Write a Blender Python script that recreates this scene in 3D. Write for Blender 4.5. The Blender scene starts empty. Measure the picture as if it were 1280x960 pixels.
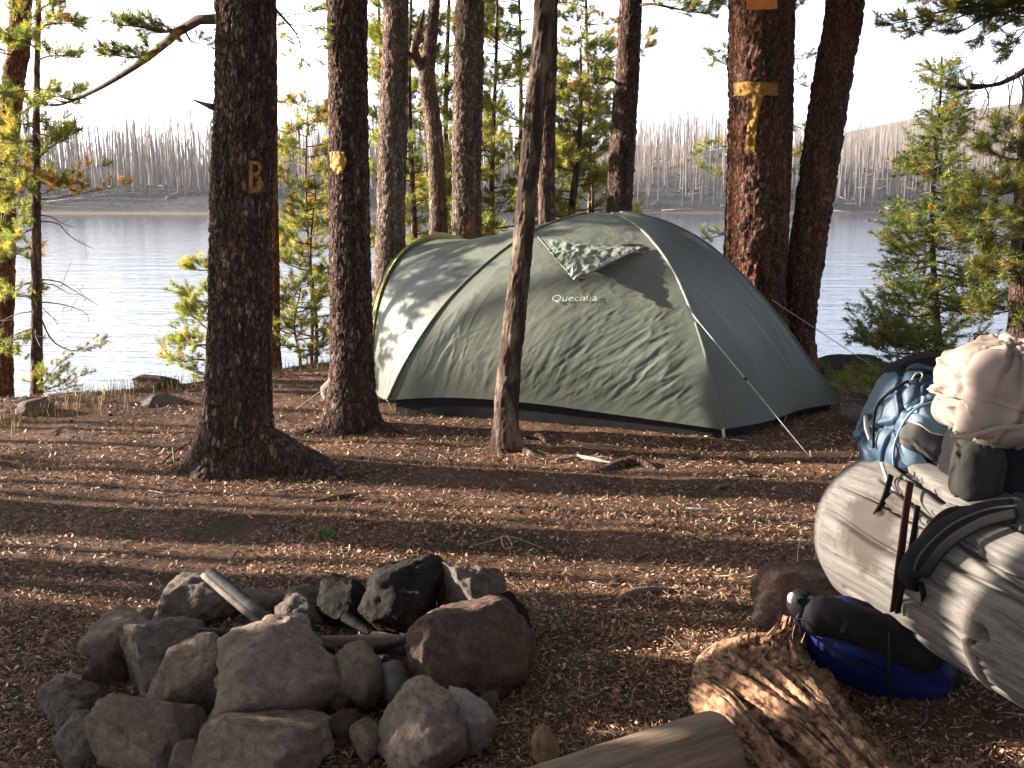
import bpy, bmesh, math, random
import numpy as np
from mathutils import Vector, Matrix
from mathutils.bvhtree import BVHTree

sc = bpy.context.scene
COL = sc.collection
R = math.radians

# ------------------------------------------------------------------ camera
CZ = 1.55; PITCH = R(10.6); FPX = 1256.0
cam_d = bpy.data.cameras.new('camera'); cam = bpy.data.objects.new('camera', cam_d); COL.objects.link(cam)
cam.location = (0, 0, CZ); cam.rotation_euler = (R(90) - PITCH, 0, 0)
cam_d.sensor_width = 36; cam_d.lens = 36 * FPX / 1280
cam_d.clip_start = 0.05; cam_d.clip_end = 3000
sc.camera = cam

# ------------------------------------------------------------------ light
SUN_EL = R(16); SUN_AZ = R(9.5)          # the sun stands to the left, a little beyond the camp
Sdir = Vector((-math.cos(SUN_AZ) * math.cos(SUN_EL), math.sin(SUN_AZ) * math.cos(SUN_EL), math.sin(SUN_EL)))
w = bpy.data.worlds.new('World'); sc.world = w; w.use_nodes = True
nt = w.node_tree; bg = nt.nodes['Background']; sky = nt.nodes.new('ShaderNodeTexSky')
sky.sky_type = 'NISHITA'; sky.sun_disc = False; sky.sun_elevation = SUN_EL
sky.sun_rotation = math.atan2(Sdir.x, Sdir.y)
sky.altitude = 2000; sky.air_density = 1.0; sky.dust_density = 2.5; sky.ozone_density = 1.0
# thin white morning cloud over the whole sky, densest towards the horizon and round the sun
tcw = nt.nodes.new('ShaderNodeTexCoord'); spx = nt.nodes.new('ShaderNodeSeparateXYZ'); nt.links.new(tcw.outputs['Generated'], spx.inputs[0])
vr = nt.nodes.new('ShaderNodeValToRGB'); nt.links.new(spx.outputs[2], vr.inputs[0]); vr.color_ramp.interpolation = 'EASE'
for e_, (p_, v_) in zip(vr.color_ramp.elements, ((0.0, .92), (0.55, .10))): e_.position = p_; e_.color = (v_, v_, v_, 1)
dt = nt.nodes.new('ShaderNodeVectorMath'); dt.operation = 'DOT_PRODUCT'; nt.links.new(tcw.outputs['Generated'], dt.inputs[0]); dt.inputs[1].default_value = Sdir
gl = nt.nodes.new('ShaderNodeMapRange'); gl.interpolation_type = 'SMOOTHSTEP'; gl.inputs[1].default_value = -0.2; gl.inputs[2].default_value = 1.0; nt.links.new(dt.outputs['Value'], gl.inputs[0])
gc = nt.nodes.new('ShaderNodeMix'); gc.data_type = 'RGBA'; gc.inputs[6].default_value = (11, 12, 14.4, 1); gc.inputs[7].default_value = (28, 27.8, 27.6, 1); nt.links.new(gl.outputs[0], gc.inputs[0])
veil = nt.nodes.new('ShaderNodeMix'); veil.data_type = 'RGBA'; nt.links.new(vr.outputs[0], veil.inputs[0]); nt.links.new(gc.outputs[2], veil.inputs[7])
nt.links.new(sky.outputs[0], veil.inputs[6]); nt.links.new(veil.outputs[2], bg.inputs[0]); bg.inputs[1].default_value = 0.05
sd = bpy.data.lights.new('sun', 'SUN'); sun = bpy.data.objects.new('sun', sd); COL.objects.link(sun)
sd.energy = 5.0; sd.angle = R(0.5); sd.color = (1.0, 0.90, 0.76)
sun.rotation_euler = Sdir.to_track_quat('Z', 'Y').to_euler()
sun.location = (-8, 3, 9)
sc.view_settings.view_transform = 'Standard'; sc.view_settings.look = 'None'
sc.view_settings.gamma = 1; sc.view_settings.use_curve_mapping = False
sc.view_settings.exposure = 2.12
sc.render.engine = 'CYCLES'

# ------------------------------------------------------------------ numpy noise
def _h(ix, iy, iz, s):
    h = (ix.astype(np.int64) * 374761393 + iy.astype(np.int64) * 668265263 + iz.astype(np.int64) * 2147483647 + s * 1442695041) & 0xFFFFFFFF
    h = ((h ^ (h >> 13)) * 1274126177) & 0xFFFFFFFF
    h = ((h ^ (h >> 16)) * 2246822519) & 0xFFFFFFFF
    return ((h ^ (h >> 15)) & 0xFFFFFF) / float(0xFFFFFF)
def vnoise(p, s=0):
    p = np.asarray(p, float); i = np.floor(p); f = p - i; f = f * f * (3 - 2 * f)
    i = i.astype(np.int64); x, y, z = i[:, 0], i[:, 1], i[:, 2]; u, v, t = f[:, 0], f[:, 1], f[:, 2]
    r = 0
    for dx in (0, 1):
        for dy in (0, 1):
            for dz in (0, 1):
                r = r + _h(x + dx, y + dy, z + dz, s) * (u if dx else 1 - u) * (v if dy else 1 - v) * (t if dz else 1 - t)
    return r
def fbm(p, o=4, s=0, gain=0.5):
    p = np.asarray(p, float); a = 1.0; r = 0; n = 0
    for k in range(o):
        r = r + a * (vnoise(p, s + k * 17) * 2 - 1); n += a; a *= gain; p = p * 2.03 + 7.1
    return r / n
def worley(p, s=0):
    p = np.asarray(p, float); i = np.floor(p).astype(np.int64); f = p - i
    f1 = np.full(len(p), 9.0); f2 = f1.copy(); idc = np.zeros(len(p))
    for dx in (-1, 0, 1):
        for dy in (-1, 0, 1):
            for dz in (-1, 0, 1):
                a, b, c = i[:, 0] + dx, i[:, 1] + dy, i[:, 2] + dz
                hx = _h(a, b, c, s); d = np.sqrt((dx + hx - f[:, 0]) ** 2 + (dy + _h(a, b, c, s + 1) - f[:, 1]) ** 2 + (dz + _h(a, b, c, s + 2) - f[:, 2]) ** 2)
                m = d < f1
                f2 = np.where(m, f1, np.minimum(f2, d)); idc = np.where(m, hx, idc); f1 = np.where(m, d, f1)
    return f1, f2, idc
def sstep(a, b, x):
    t = np.clip((x - a) / (b - a), 0, 1); return t * t * (3 - 2 * t)

# ------------------------------------------------------------------ terrain height
WATER = -1.35
def crest(x):
    return np.interp(x, [-30, -8, -3.9, -2.7, -1.9, 0, 2, 3, 4.5, 8, 30], [5.5, 6.9, 7.5, 8.35, 9.15, 10.2, 10.1, 9.3, 9.6, 9.5, 11])
def H(x, y):
    x = np.atleast_1d(np.asarray(x, float)); y = np.atleast_1d(np.asarray(y, float))
    z0 = np.zeros_like(x)
    n = 0.035 * fbm(np.stack([x * 0.7, y * 0.7, z0], 1), 2, 5) + 0.016 * fbm(np.stack([x * 3.3, y * 3.3, z0], 1), 3, 9)
    t = y - crest(x) + 0.15 * fbm(np.stack([x * 1.3, y * 0.3, z0], 1), 2, 3)
    drop = np.where(t > 0, -0.42 * (np.sqrt(t * t + 0.16) - 0.4), 0)
    base = np.maximum(drop, -3.0)
    # the fire ring stands in a slight ash hollow
    return base + n
def H1(x, y): return float(H(x, y)[0])

def ray(px, py):
    a = (px - 640) / FPX; b = (480 - py) / FPX
    return np.array([a, math.cos(PITCH) + b * math.sin(PITCH), -math.sin(PITCH) + b * math.cos(PITCH)])
CAMP = np.array([0, 0, CZ])
def P(px, py, Y):
    d = ray(px, py); return CAMP + d * (Y / d[1])
def G(px, py):
    d = ray(px, py); z = 0.0
    for _ in range(12):
        p = CAMP + d * ((z - CZ) / d[2]); z = 0.5 * z + 0.5 * H1(p[0], p[1])
    p[2] = H1(p[0], p[1]); return p
def PW(wpx, Y): return wpx / FPX * Y * 1.0 / math.cos(PITCH) * 0.99

# ------------------------------------------------------------------ mesh helpers
def origin(o):
    v = np.zeros(3)
    while o is not None:
        v = v + np.array(o.location); o = o.parent
    return v
def mesh(V, F, mats=None, smooth=True, cols=None, name='m'):
    V = np.asarray(V, np.float32); me = bpy.data.meshes.new(name)
    if isinstance(F, np.ndarray):
        n, k = F.shape
        me.vertices.add(len(V)); me.vertices.foreach_set('co', V.ravel())
        me.loops.add(n * k); me.loops.foreach_set('vertex_index', F.astype(np.int32).ravel())
        me.polygons.add(n); me.polygons.foreach_set('loop_start', np.arange(0, n * k, k, dtype=np.int32))
        me.update(calc_edges=True)
    else:
        me.from_pydata([tuple(map(float, v)) for v in V], [], [tuple(f) for f in F]); me.update()
    if smooth: me.polygons.foreach_set('use_smooth', [True] * len(me.polygons))
    if cols is not None:
        ca = me.color_attributes.new('Col', 'FLOAT_COLOR', 'POINT')
        c = np.ones((len(V), 4), np.float32); c[:, :3] = cols; ca.data.foreach_set('color', c.ravel())
    if mats is not None:
        for m in (mats if isinstance(mats, (list, tuple)) else [mats]): me.materials.append(m)
    return me
def link(name, me, parent=None, loc=None):
    o = bpy.data.objects.new(name, me); COL.objects.link(o)
    if parent is not None: o.parent = parent
    if loc is not None: o.location = loc
    return o
def mk(name, V, F, mat, parent=None, smooth=True, cols=None):
    """world coordinates -> object; child coordinates are relative to the thing's base"""
    V = np.asarray(V, float)
    if parent is not None:
        return link(name, mesh(V - origin(parent), F, mat, smooth, cols, name), parent)
    c = V.mean(0); c[2] = V[:, 2].min()
    return link(name, mesh(V - c, F, mat, smooth, cols, name), None, tuple(c))
def tag(o, label=None, cat=None, group=None, kind=None):
    if label: o['label'] = label
    if cat: o['category'] = cat
    if group: o['group'] = group
    if kind: o['kind'] = kind
    return o
def thing(name, loc, label, cat, group=None):
    o = bpy.data.objects.new(name, None); COL.objects.link(o); o.location = tuple(float(v) for v in loc)
    o.empty_display_size = 0.1
    return tag(o, label, cat, group)
class Acc:
    def __init__(s): s.V = []; s.F = []; s.n = 0
    def add(s, V, F):
        V = np.asarray(V, float); s.V.append(V); s.F.append(np.asarray(F) + s.n); s.n += len(V)
    def get(s): return np.concatenate(s.V), np.concatenate(s.F)

def catmull(pts, n):
    pts = np.asarray(pts, float); m = len(pts)
    if m == 2: return pts[0] + (pts[1] - pts[0]) * np.linspace(0, 1, n)[:, None]
    seg = np.linalg.norm(np.diff(pts[:, :3], axis=0), axis=1); cum = np.concatenate([[0], np.cumsum(seg)]); cum /= cum[-1]
    E = np.vstack([2 * pts[0] - pts[1], pts, 2 * pts[-1] - pts[-2]]); out = []
    for u in np.linspace(0, 1, n):
        k = min(max(np.searchsorted(cum, u, 'right') - 1, 0), m - 2); t = (u - cum[k]) / max(cum[k + 1] - cum[k], 1e-9)
        a, b, c, d = E[k], E[k + 1], E[k + 2], E[k + 3]
        out.append(0.5 * (2 * b + (c - a) * t + (2 * a - 5 * b + 4 * c - d) * t * t + (3 * b - a - 3 * c + d) * t ** 3))
    return np.array(out)
def grid_faces(nr, ns, wrap=True):
    i = np.arange(nr - 1)[:, None]; j = np.arange(ns if wrap else ns - 1)[None, :]; j2 = (j + 1) % ns
    return np.stack([i * ns + j, i * ns + j2, (i + 1) * ns + j2, (i + 1) * ns + j], -1).reshape(-1, 4)
def tube(path, rad, ns=8, up=(0, 0, 1), ry=None, cap=True, power=None):
    """path (n,3), rad scalar/array. quads with pinched end caps"""
    path = np.asarray(path, float); n = len(path); rad = np.broadcast_to(np.asarray(rad, float), (n,)).copy()
    ry_ = rad if ry is None else np.broadcast_to(np.asarray(ry, float), (n,)).copy()
    T = np.gradient(path, axis=0); T /= np.linalg.norm(T, axis=1)[:, None] + 1e-12
    if abs(np.dot(T.mean(0) / (np.linalg.norm(T.mean(0)) + 1e-9), up)) > 0.9 and ry is None: up = (0, 1, 0) if abs(T.mean(0)[1]) < 0.6 else (1, 0, 0)
    A = np.cross(T, np.asarray(up, float)); A /= np.linalg.norm(A, axis=1)[:, None] + 1e-12
    B = np.cross(A, T)
    if cap:
        path = np.vstack([path[:1], path, path[-1:]]); A = np.vstack([A[:1], A, A[-1:]]); B = np.vstack([B[:1], B, B[-1:]])
        rad = np.concatenate([[rad[0] * .02], rad, [rad[-1] * .02]]); ry_ = np.concatenate([[ry_[0] * .02], ry_, [ry_[-1] * .02]])
    th = np.linspace(0, 2 * math.pi, ns, endpoint=False); c, s = np.cos(th), np.sin(th)
    if power: c = np.sign(c) * np.abs(c) ** power; s = np.sign(s) * np.abs(s) ** power
    V = path[:, None] + A[:, None] * (rad[:, None] * c)[..., None] + B[:, None] * (ry_[:, None] * s)[..., None]
    return V.reshape(-1, 3), grid_faces(len(path), ns)
_ico = {}
def ico(sub):
    if sub not in _ico:
        bm = bmesh.new(); bmesh.ops.create_icosphere(bm, subdivisions=sub, radius=1)
        bm.verts.ensure_lookup_table(); V = np.array([v.co[:] for v in bm.verts]); F = np.array([[v.index for v in f.verts] for f in bm.faces]); bm.free()
        _ico[sub] = (V / np.linalg.norm(V, axis=1)[:, None], F)
    return _ico[sub]

# ------------------------------------------------------------------ materials
def mat(name):
    m = bpy.data.materials.new(name); m.use_nodes = True; nt = m.node_tree
    b = nt.nodes['Principled BSDF']; b.inputs['Specular IOR Level'].default_value = 0.25
    return m, nt, b
def node(nt, t, **kw):
    n = nt.nodes.new(t)
    for k, v in kw.items():
        if k in n.inputs.keys(): n.inputs[k].default_value = v
        else: setattr(n, k, v)
    return n
def coords(nt, scale=(1, 1, 1), rot=(0, 0, 0)):
    tc = nt.nodes.new('ShaderNodeTexCoord'); mp = nt.nodes.new('ShaderNodeMapping')
    mp.inputs['Scale'].default_value = scale; mp.inputs['Rotation'].default_value = rot
    nt.links.new(tc.outputs['Object'], mp.inputs[0]); return mp.outputs[0]
def noise(nt, vec, scale, detail=6, rough=0.6, dist=0):
    n = node(nt, 'ShaderNodeTexNoise', Scale=scale, Detail=detail, Roughness=rough, Distortion=dist); nt.links.new(vec, n.inputs['Vector']); return n.outputs[0]
def ramp(nt, fac, stops):
    r = nt.nodes.new('ShaderNodeValToRGB'); e = r.color_ramp.elements
    while len(e) < len(stops): e.new(0.5)
    for i, (p, c) in enumerate(stops):
        e[i].position = p; e[i].color = (*c, 1) if len(c) == 3 else c
    nt.links.new(fac, r.inputs[0]); return r.outputs[0]
def mix(nt, fac, a, b, mode='MIX'):
    m = nt.nodes.new('ShaderNodeMix'); m.data_type = 'RGBA'; m.blend_type = mode
    for s, v in ((m.inputs[0], fac), (m.inputs[6], a), (m.inputs[7], b)):
        if hasattr(v, 'is_output') or isinstance(v, bpy.types.NodeSocket): nt.links.new(v, s)
        elif isinstance(v, (int, float)): s.default_value = v
        else: s.default_value = (*v, 1)
    return m.outputs[2]
def bump(nt, b, h, strength, dist, prev=None):
    n = node(nt, 'ShaderNodeBump', Strength=strength, Distance=dist); nt.links.new(h, n.inputs['Height'])
    if prev is not None: nt.links.new(prev, n.inputs['Normal'])
    nt.links.new(n.outputs[0], b.inputs['Normal']); return n.outputs[0]
def L(nt, a, b): nt.links.new(a, b)

def bark_mat(name, dark, mid, light, red=(0.12, 0.05, 0.032), sc_=46, redamt=0.4, spec=0.15):
    m, nt, b = mat(name); v = coords(nt, (1, 1, 0.38))
    vo = node(nt, 'ShaderNodeTexVoronoi', Scale=sc_, feature='DISTANCE_TO_EDGE'); 
    vn = node(nt, 'ShaderNodeVectorMath', operation='ADD'); nz = node(nt, 'ShaderNodeTexNoise', Scale=14, Detail=3); L(nt, v, nz.inputs['Vector'])
    sc2 = node(nt, 'ShaderNodeVectorMath', operation='SCALE'); sc2.inputs['Scale'].default_value = 0.06; L(nt, nz.outputs['Color'], sc2.inputs[0])
    L(nt, v, vn.inputs[0]); L(nt, sc2.outputs[0], vn.inputs[1]); L(nt, vn.outputs[0], vo.inputs['Vector'])
    edge = ramp(nt, vo.outputs[0], [(0, (0, 0, 0)), (0.2, (1, 1, 1))])
    vc = node(nt, 'ShaderNodeTexVoronoi', Scale=sc_); L(nt, vn.outputs[0], vc.inputs['Vector'])
    sep = nt.nodes.new('ShaderNodeSeparateColor'); L(nt, vc.outputs['Color'], sep.inputs[0])
    cell = ramp(nt, sep.outputs[0], [(0, dark), (0.45, mid), (0.8, mid), (1, light)])
    big = noise(nt, v, 5, 4, 0.6); fine = noise(nt, v, 90, 5, 0.7)
    rd = ramp(nt, big, [(0.47, (0, 0, 0)), (0.62, (redamt,) * 3)])
    c = mix(nt, rd, cell, red)
    c = mix(nt, 0.75, c, ramp(nt, fine, [(0.3, (0.35,) * 3), (0.7, (1.5,) * 3)]), 'MULTIPLY')
    c = mix(nt, edge, tuple(x * 0.8 for x in dark), c); c = mix(nt, .8, c, ramp(nt, noise(nt, coords(nt, (1, 1, .12)), 22, 5, .65), [(.35, (.45,) * 3), (.6, (1.25,) * 3)]), 'MULTIPLY')
    L(nt, c, b.inputs['Base Color']); b.inputs['Roughness'].default_value = 0.9; b.inputs['Specular IOR Level'].default_value = spec
    n1 = bump(nt, b, edge, 0.9, 0.008); bump(nt, b, fine, 0.7, 0.006, n1)
    return m
M_bark = bark_mat('dark_scaly_bark', (0.05, 0.030, 0.024), (0.145, 0.088, 0.068), (0.34, 0.24, 0.19))
M_bark_red = bark_mat('reddish_bark', (0.06, 0.030, 0.021), (0.16, 0.078, 0.052), (0.28, 0.165, 0.12), red=(0.23, 0.085, 0.043), redamt=0.7)
M_bark_grey = bark_mat('grey_bark', (0.09, 0.062, 0.048), (0.23, 0.165, 0.13), (0.42, 0.33, 0.27), red=(0.2, 0.11, 0.07))
M_bark_orange = bark_mat('orange_bark', (0.10, 0.04, 0.02), (0.28, 0.12, 0.06), (0.42, 0.24, 0.13), red=(0.42, 0.14, 0.04))
M_bark_smooth = bark_mat('thin_bark', (0.06, 0.035, 0.03), (0.12, 0.075, 0.06), (0.30, 0.22, 0.18), red=(0.28, 0.16, 0.11), sc_=20, redamt=.8)
def simple(name, c1, c2, scale=20, rough=0.8, bumpd=0.004, stretch=(1, 1, 1), detail=6, spec=0.25, thr=(0.35, 0.65), rot=(0, 0, 0)):
    m, nt, b = mat(name); v = coords(nt, stretch, rot); n = noise(nt, v, scale, detail)
    L(nt, ramp(nt, n, [(thr[0], c1), (thr[1], c2)]), b.inputs['Base Color']); b.inputs['Roughness'].default_value = rough; b.inputs['Specular IOR Level'].default_value = spec
    if bumpd: bump(nt, b, n, 0.6, bumpd)
    return m
M_twig = simple('twig_bark', (0.06, 0.04, 0.03), (0.16, 0.11, 0.08), 40)
M_deadtwig = simple('dead_twig', (0.10, 0.08, 0.07), (0.24, 0.19, 0.16), 40)
def needle_mat():
    m = bpy.data.materials.new('pine_needles'); m.use_nodes = True; nt = m.node_tree; nt.nodes.clear()
    o = nt.nodes.new('ShaderNodeOutputMaterial'); at = node(nt, 'ShaderNodeVertexColor', layer_name='Col')
    d = nt.nodes.new('ShaderNodeBsdfDiffuse'); t = nt.nodes.new('ShaderNodeBsdfTranslucent'); g = node(nt, 'ShaderNodeBsdfGlossy', Roughness=0.45)
    L(nt, at.outputs[0], d.inputs[0])
    tc = mix(nt, 1.0, at.outputs[0], (3.2, 3.0, 1.5), 'MULTIPLY'); L(nt, tc, t.inputs[0])
    g.inputs[0].default_value = (0.6, 0.62, 0.5, 1)
    m1 = node(nt, 'ShaderNodeMixShader'); m1.inputs[0].default_value = 0.58; L(nt, d.outputs[0], m1.inputs[1]); L(nt, t.outputs[0], m1.inputs[2])
    m2 = node(nt, 'ShaderNodeMixShader'); m2.inputs[0].default_value = 0.06; L(nt, m1.outputs[0], m2.inputs[1]); L(nt, g.outputs[0], m2.inputs[2])
    L(nt, m2.outputs[0], o.inputs[0]); return m
M_needle = needle_mat()
def vcol_mat(name, rough=0.85, trans=0.0):
    m, nt, b = mat(name); at = node(nt, 'ShaderNodeVertexColor', layer_name='Col'); L(nt, at.outputs[0], b.inputs['Base Color']); b.inputs['Roughness'].default_value = rough
    return m
M_litter = vcol_mat('litter', 0.6); M_litter.node_tree.nodes['Principled BSDF'].inputs['Specular IOR Level'].default_value = 0.3
M_grass = vcol_mat('dry_grass', 0.7)

# ground
def ground_mat():
    m, nt, b = mat('forest_floor'); v = coords(nt)
    a = noise(nt, v, 1.3, 4); f = noise(nt, v, 38, 8, 0.75); g = noise(nt, v, 9, 6, 0.7)
    c1 = ramp(nt, f, [(0.30, (0.028, 0.015, 0.010)), (0.5, (0.086, 0.050, 0.036)), (0.72, (0.20, 0.122, 0.086))])
    c2 = ramp(nt, f, [(0.30, (0.050, 0.025, 0.016)), (0.5, (0.148, 0.083, 0.057)), (0.72, (0.29, 0.175, 0.122))])
    c = mix(nt, ramp(nt, a, [(0.4, (0, 0, 0)), (0.6, (1, 1, 1))]), c1, c2)
    c = mix(nt, 0.6, c, ramp(nt, g, [(0.3, (0.55,) * 3), (0.7, (1.4,) * 3)]), 'MULTIPLY')
    # ash and soot on the floor of the fire ring
    tc = nt.nodes.new('ShaderNodeTexCoord'); vm = node(nt, 'ShaderNodeVectorMath', operation='DISTANCE'); L(nt, tc.outputs['Object'], vm.inputs[0]); vm.inputs[1].default_value = (-0.62, 2.95, 0)
    ash = ramp(nt, vm.outputs['Value'], [(0.28, (0.85,) * 3), (0.6, (0, 0, 0))])
    c = mix(nt, ash, c, (0.03, 0.028, 0.027))
    L(nt, c, b.inputs['Base Color']); b.inputs['Roughness'].default_value = 0.95; b.inputs['Specular IOR Level'].default_value = 0.1
    n1 = bump(nt, b, f, 0.9, 0.012); bump(nt, b, g, 0.6, 0.02, n1)
    return m
M_ground = ground_mat()
def axis(segs):
    out = []
    for a, b, st in segs: out.append(np.arange(a, b, st))
    out.append([segs[-1][1]]); return np.concatenate(out)
xs = axis([(-400, -60, 40), (-60, -12, 3), (-12, -5, 0.25), (-5, 4.6, 0.055), (4.6, 12, 0.25), (12, 60, 3), (60, 400, 40)])
ys = axis([(-60, -8, 4), (-8, 1.2, 0.25), (1.2, 6.5, 0.048), (6.5, 11.5, 0.08), (11.5, 18, 0.4), (18, 60, 4), (60, 180, 20)])
X, Y = np.meshgrid(xs, ys); Z = H(X.ravel(), Y.ravel())
micro = 0.007 * fbm(np.stack([X.ravel() * 14, Y.ravel() * 14, Z * 0], 1), 2, 31)
V = np.stack([X.ravel(), Y.ravel(), Z + micro], 1)
o = link('ground', mesh(V, grid_faces(len(ys), len(xs), False), M_ground)); tag(o, kind='structure')

# water
def water_mat():
    m, nt, b = mat('lake_water')
    b.inputs['Base Color'].default_value = (0.016, 0.04, 0.075, 1); b.inputs['Roughness'].default_value = 0.07; b.inputs['IOR'].default_value = 1.33
    b.inputs['Specular IOR Level'].default_value = 0.5
    v = coords(nt, (0.55, 1.7, 1)); n1 = noise(nt, v, 1.4, 5, 0.62); v2 = coords(nt, (1, 2.2, 1), (0, 0, 0.3)); n2 = noise(nt, v2, 0.35, 4, 0.55)
    k = bump(nt, b, n1, 1.0, 0.03); bump(nt, b, n2, 1.0, 0.05, k)
    return m
wx = np.array([-600, -60, -20, 20, 60, 600.]); wy = np.array([6.5, 20, 60, 120, 185.])
X, Y = np.meshgrid(wx, wy); V = np.stack([X.ravel(), Y.ravel(), np.full(X.size, WATER)], 1)
tag(link('water', mesh(V, grid_faces(len(wy), len(wx), False), water_mat())), kind='structure')

# far shore terrain
def FH(x, y):
    sh = 168 + 5 * np.sin(x / 37.0) + 3 * np.sin(x / 13.0 + 1) + np.where(x > 20, (x - 20) * 0.05, 0)
    d = y - sh; z0 = np.zeros_like(x)
    right = sstep(10, 45, x)
    bank = 4.2 * sstep(-2, 16, d) + 0.02 * np.maximum(d, 0)
    hill = right * 7.2 * sstep(8, 34, d) * (0.8 + 0.35 * np.sin(x / 21.0 + 0.5))
    far = 40 * np.exp(-(((x - 300) / 125) ** 2 + ((y - 400) / 110) ** 2))
    mid = 5 * sstep(60, 200, d)
    n = 0.7 * fbm(np.stack([x / 9, y / 9, z0], 1), 4, 77) * sstep(0, 10, d)
    return np.where(d < -4, -3.0, WATER - 0.25 + 0.0) * 0 + np.maximum(WATER - 1.2, WATER - 0.3 + bank + hill + far * sstep(0, 60, d) + mid + n)
def shore_mat():
    m, nt, b = mat('far_slope'); v = coords(nt); n = noise(nt, v, 0.22, 8, 0.7); f = noise(nt, v, 1.6, 5, 0.7)
    dark = ramp(nt, f, [(0.35, (0.035, 0.033, 0.034)), (0.65, (0.095, 0.085, 0.08))])
    dry = ramp(nt, f, [(0.35, (0.16, 0.11, 0.06)), (0.65, (0.33, 0.25, 0.15))])
    geo = nt.nodes.new('ShaderNodeSeparateXYZ'); L(nt, v, geo.inputs[0])
    mr = node(nt, 'ShaderNodeMapRange'); mr.inputs[1].default_value = 4; mr.inputs[2].default_value = 9; L(nt, geo.outputs[2], mr.inputs[0])
    mm = node(nt, 'ShaderNodeMath', operation='MULTIPLY'); L(nt, mr.outputs[0], mm.inputs[0]); L(nt, ramp(nt, n, [(0.42, (0, 0, 0)), (0.56, (1, 1, 1))]), mm.inputs[1])
    c = mix(nt, mm.outputs[0], dark, dry)
    mr2 = node(nt, 'ShaderNodeMapRange'); mr2.inputs[1].default_value = WATER + 0.5; mr2.inputs[2].default_value = WATER + 0.1; L(nt, geo.outputs[2], mr2.inputs[0])
    c = mix(nt, mr2.outputs[0], c, (0.17, 0.12, 0.085))
    L(nt, c, b.inputs['Base Color']); b.inputs['Roughness'].default_value = 1; bump(nt, b, f, 0.8, 0.5); return m
xs = axis([(-700, -150, 25), (-150, 170, 2.2), (170, 700, 12)]); ys = axis([(158, 215, 1.7), (215, 330, 5), (330, 620, 12)])
X, Y = np.meshgrid(xs, ys); V = np.stack([X.ravel(), Y.ravel(), FH(X.ravel(), Y.ravel())], 1)
tag(link('hill', mesh(V, grid_faces(len(ys), len(xs), False), shore_mat())), kind='structure')

# ------------------------------------------------------------------ burnt forest across the lake
rng = np.random.default_rng(11)
M_burnt = simple('burnt_wood_grey', (0.10, 0.085, 0.08), (0.27, 0.235, 0.215), 0.8, 0.9, 0, (1, 1, 0.2))
M_burnt_brown = simple('burnt_wood_brown', (0.12, 0.088, 0.072), (0.26, 0.2, 0.17), 0.8, 0.9, 0, (1, 1, 0.2))
def snag(h, r, nb, rg, ns=5, k=5):
    a = Acc(); z = np.linspace(-0.6, h, k); pa = np.stack([np.cumsum(rg.normal(0, .06, k)), np.cumsum(rg.normal(0, .06, k)), z], 1); pa[0, :2] = 0
    a.add(*tube(pa, np.linspace(r, r * .22, k), ns, cap=False))
    for _ in range(nb):
        t = rg.uniform(.25, .97); p = np.array([np.interp(t * h, z, pa[:, 0]), np.interp(t * h, z, pa[:, 1]), t * h]); an = rg.uniform(0, 6.28); l = rg.uniform(.4, 1.5) * (1.15 - t)
        q = p + np.array([math.cos(an) * l, math.sin(an) * l, rg.uniform(-.5, .3) * l])
        a.add(*tube(np.array([p, q]), [r * .22, r * .08], 3, cap=False))
    return a.get()
NT = 8500
ty = 172 + (rng.random(NT) ** 1.25) * 190; tx = (rng.random(NT) * 2 - 1) * 0.60 * ty + rng.normal(0, 2, NT)
keep = rng.random(NT) < np.where(tx / ty > 0.1, np.clip(1.0 - (ty < 184) * 0.45, 0, 1), 1.0)
tx, ty = tx[keep], ty[keep]; sh = 168 + 5 * np.sin(tx / 37.0) + 3 * np.sin(tx / 13.0 + 1) + np.where(tx > 20, (tx - 20) * 0.05, 0)
ok = ty - sh > np.where(tx / ty < 0.1, 9, 4); tx, ty = tx[ok], ty[ok]; tz = FH(tx, ty)
order = np.argsort(ty); tx, ty, tz = tx[order], ty[order], tz[order]
protos = []
for k in range(12):
    rg = np.random.default_rng(100 + k); h = rg.uniform(9, 18.5) if k % 4 else rg.uniform(4, 8)
    protos.append(mesh(*snag(h, rg.uniform(.09, .19), 18, rg), M_burnt if k % 3 else M_burnt_brown, name='burnt_tree'))
zone = [(-9, -0.30, 'bare burnt trunk across the lake, left of the letter-marked pine', 'burnt trunks on the far left shore'),
        (-0.30, 0.10, 'bare burnt trunk across the lake, glimpsed between the camp pines', 'burnt trunks behind the camp pines'),
        (0.10, 0.215, 'bare burnt trunk on the hillside between the tent and the painted pine', 'burnt trunks on the middle hillside'),
        (0.215, 9, 'bare burnt trunk on the far hillside right of the painted pine', 'burnt trunks on the right hillside')]
for i in range(300):
    me = protos[int(rng.integers(0, 12))]; o = bpy.data.objects.new('burnt_tree', me); COL.objects.link(o)
    o.location = (tx[i], ty[i], tz[i] - 0.1); o.rotation_euler = (rng.normal(0, .05), rng.normal(0, .05), rng.uniform(0, 6.28)); s = rng.uniform(.8, 1.15); 
    if tx[i] > 20: s *= 0.85
    o.scale = (s, s, s)
    q = tx[i] / ty[i]
    for a, b_, lab, gr in zone:
        if a <= q < b_: tag(o, lab, 'dead tree', gr)
a = Acc(); a2 = Acc()
lib = []
for k in range(10):
    rg = np.random.default_rng(300 + k); lib.append(snag(rg.uniform(6, 17.5), rg.uniform(.09, .17), 4, rg, 3, 3))
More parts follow.
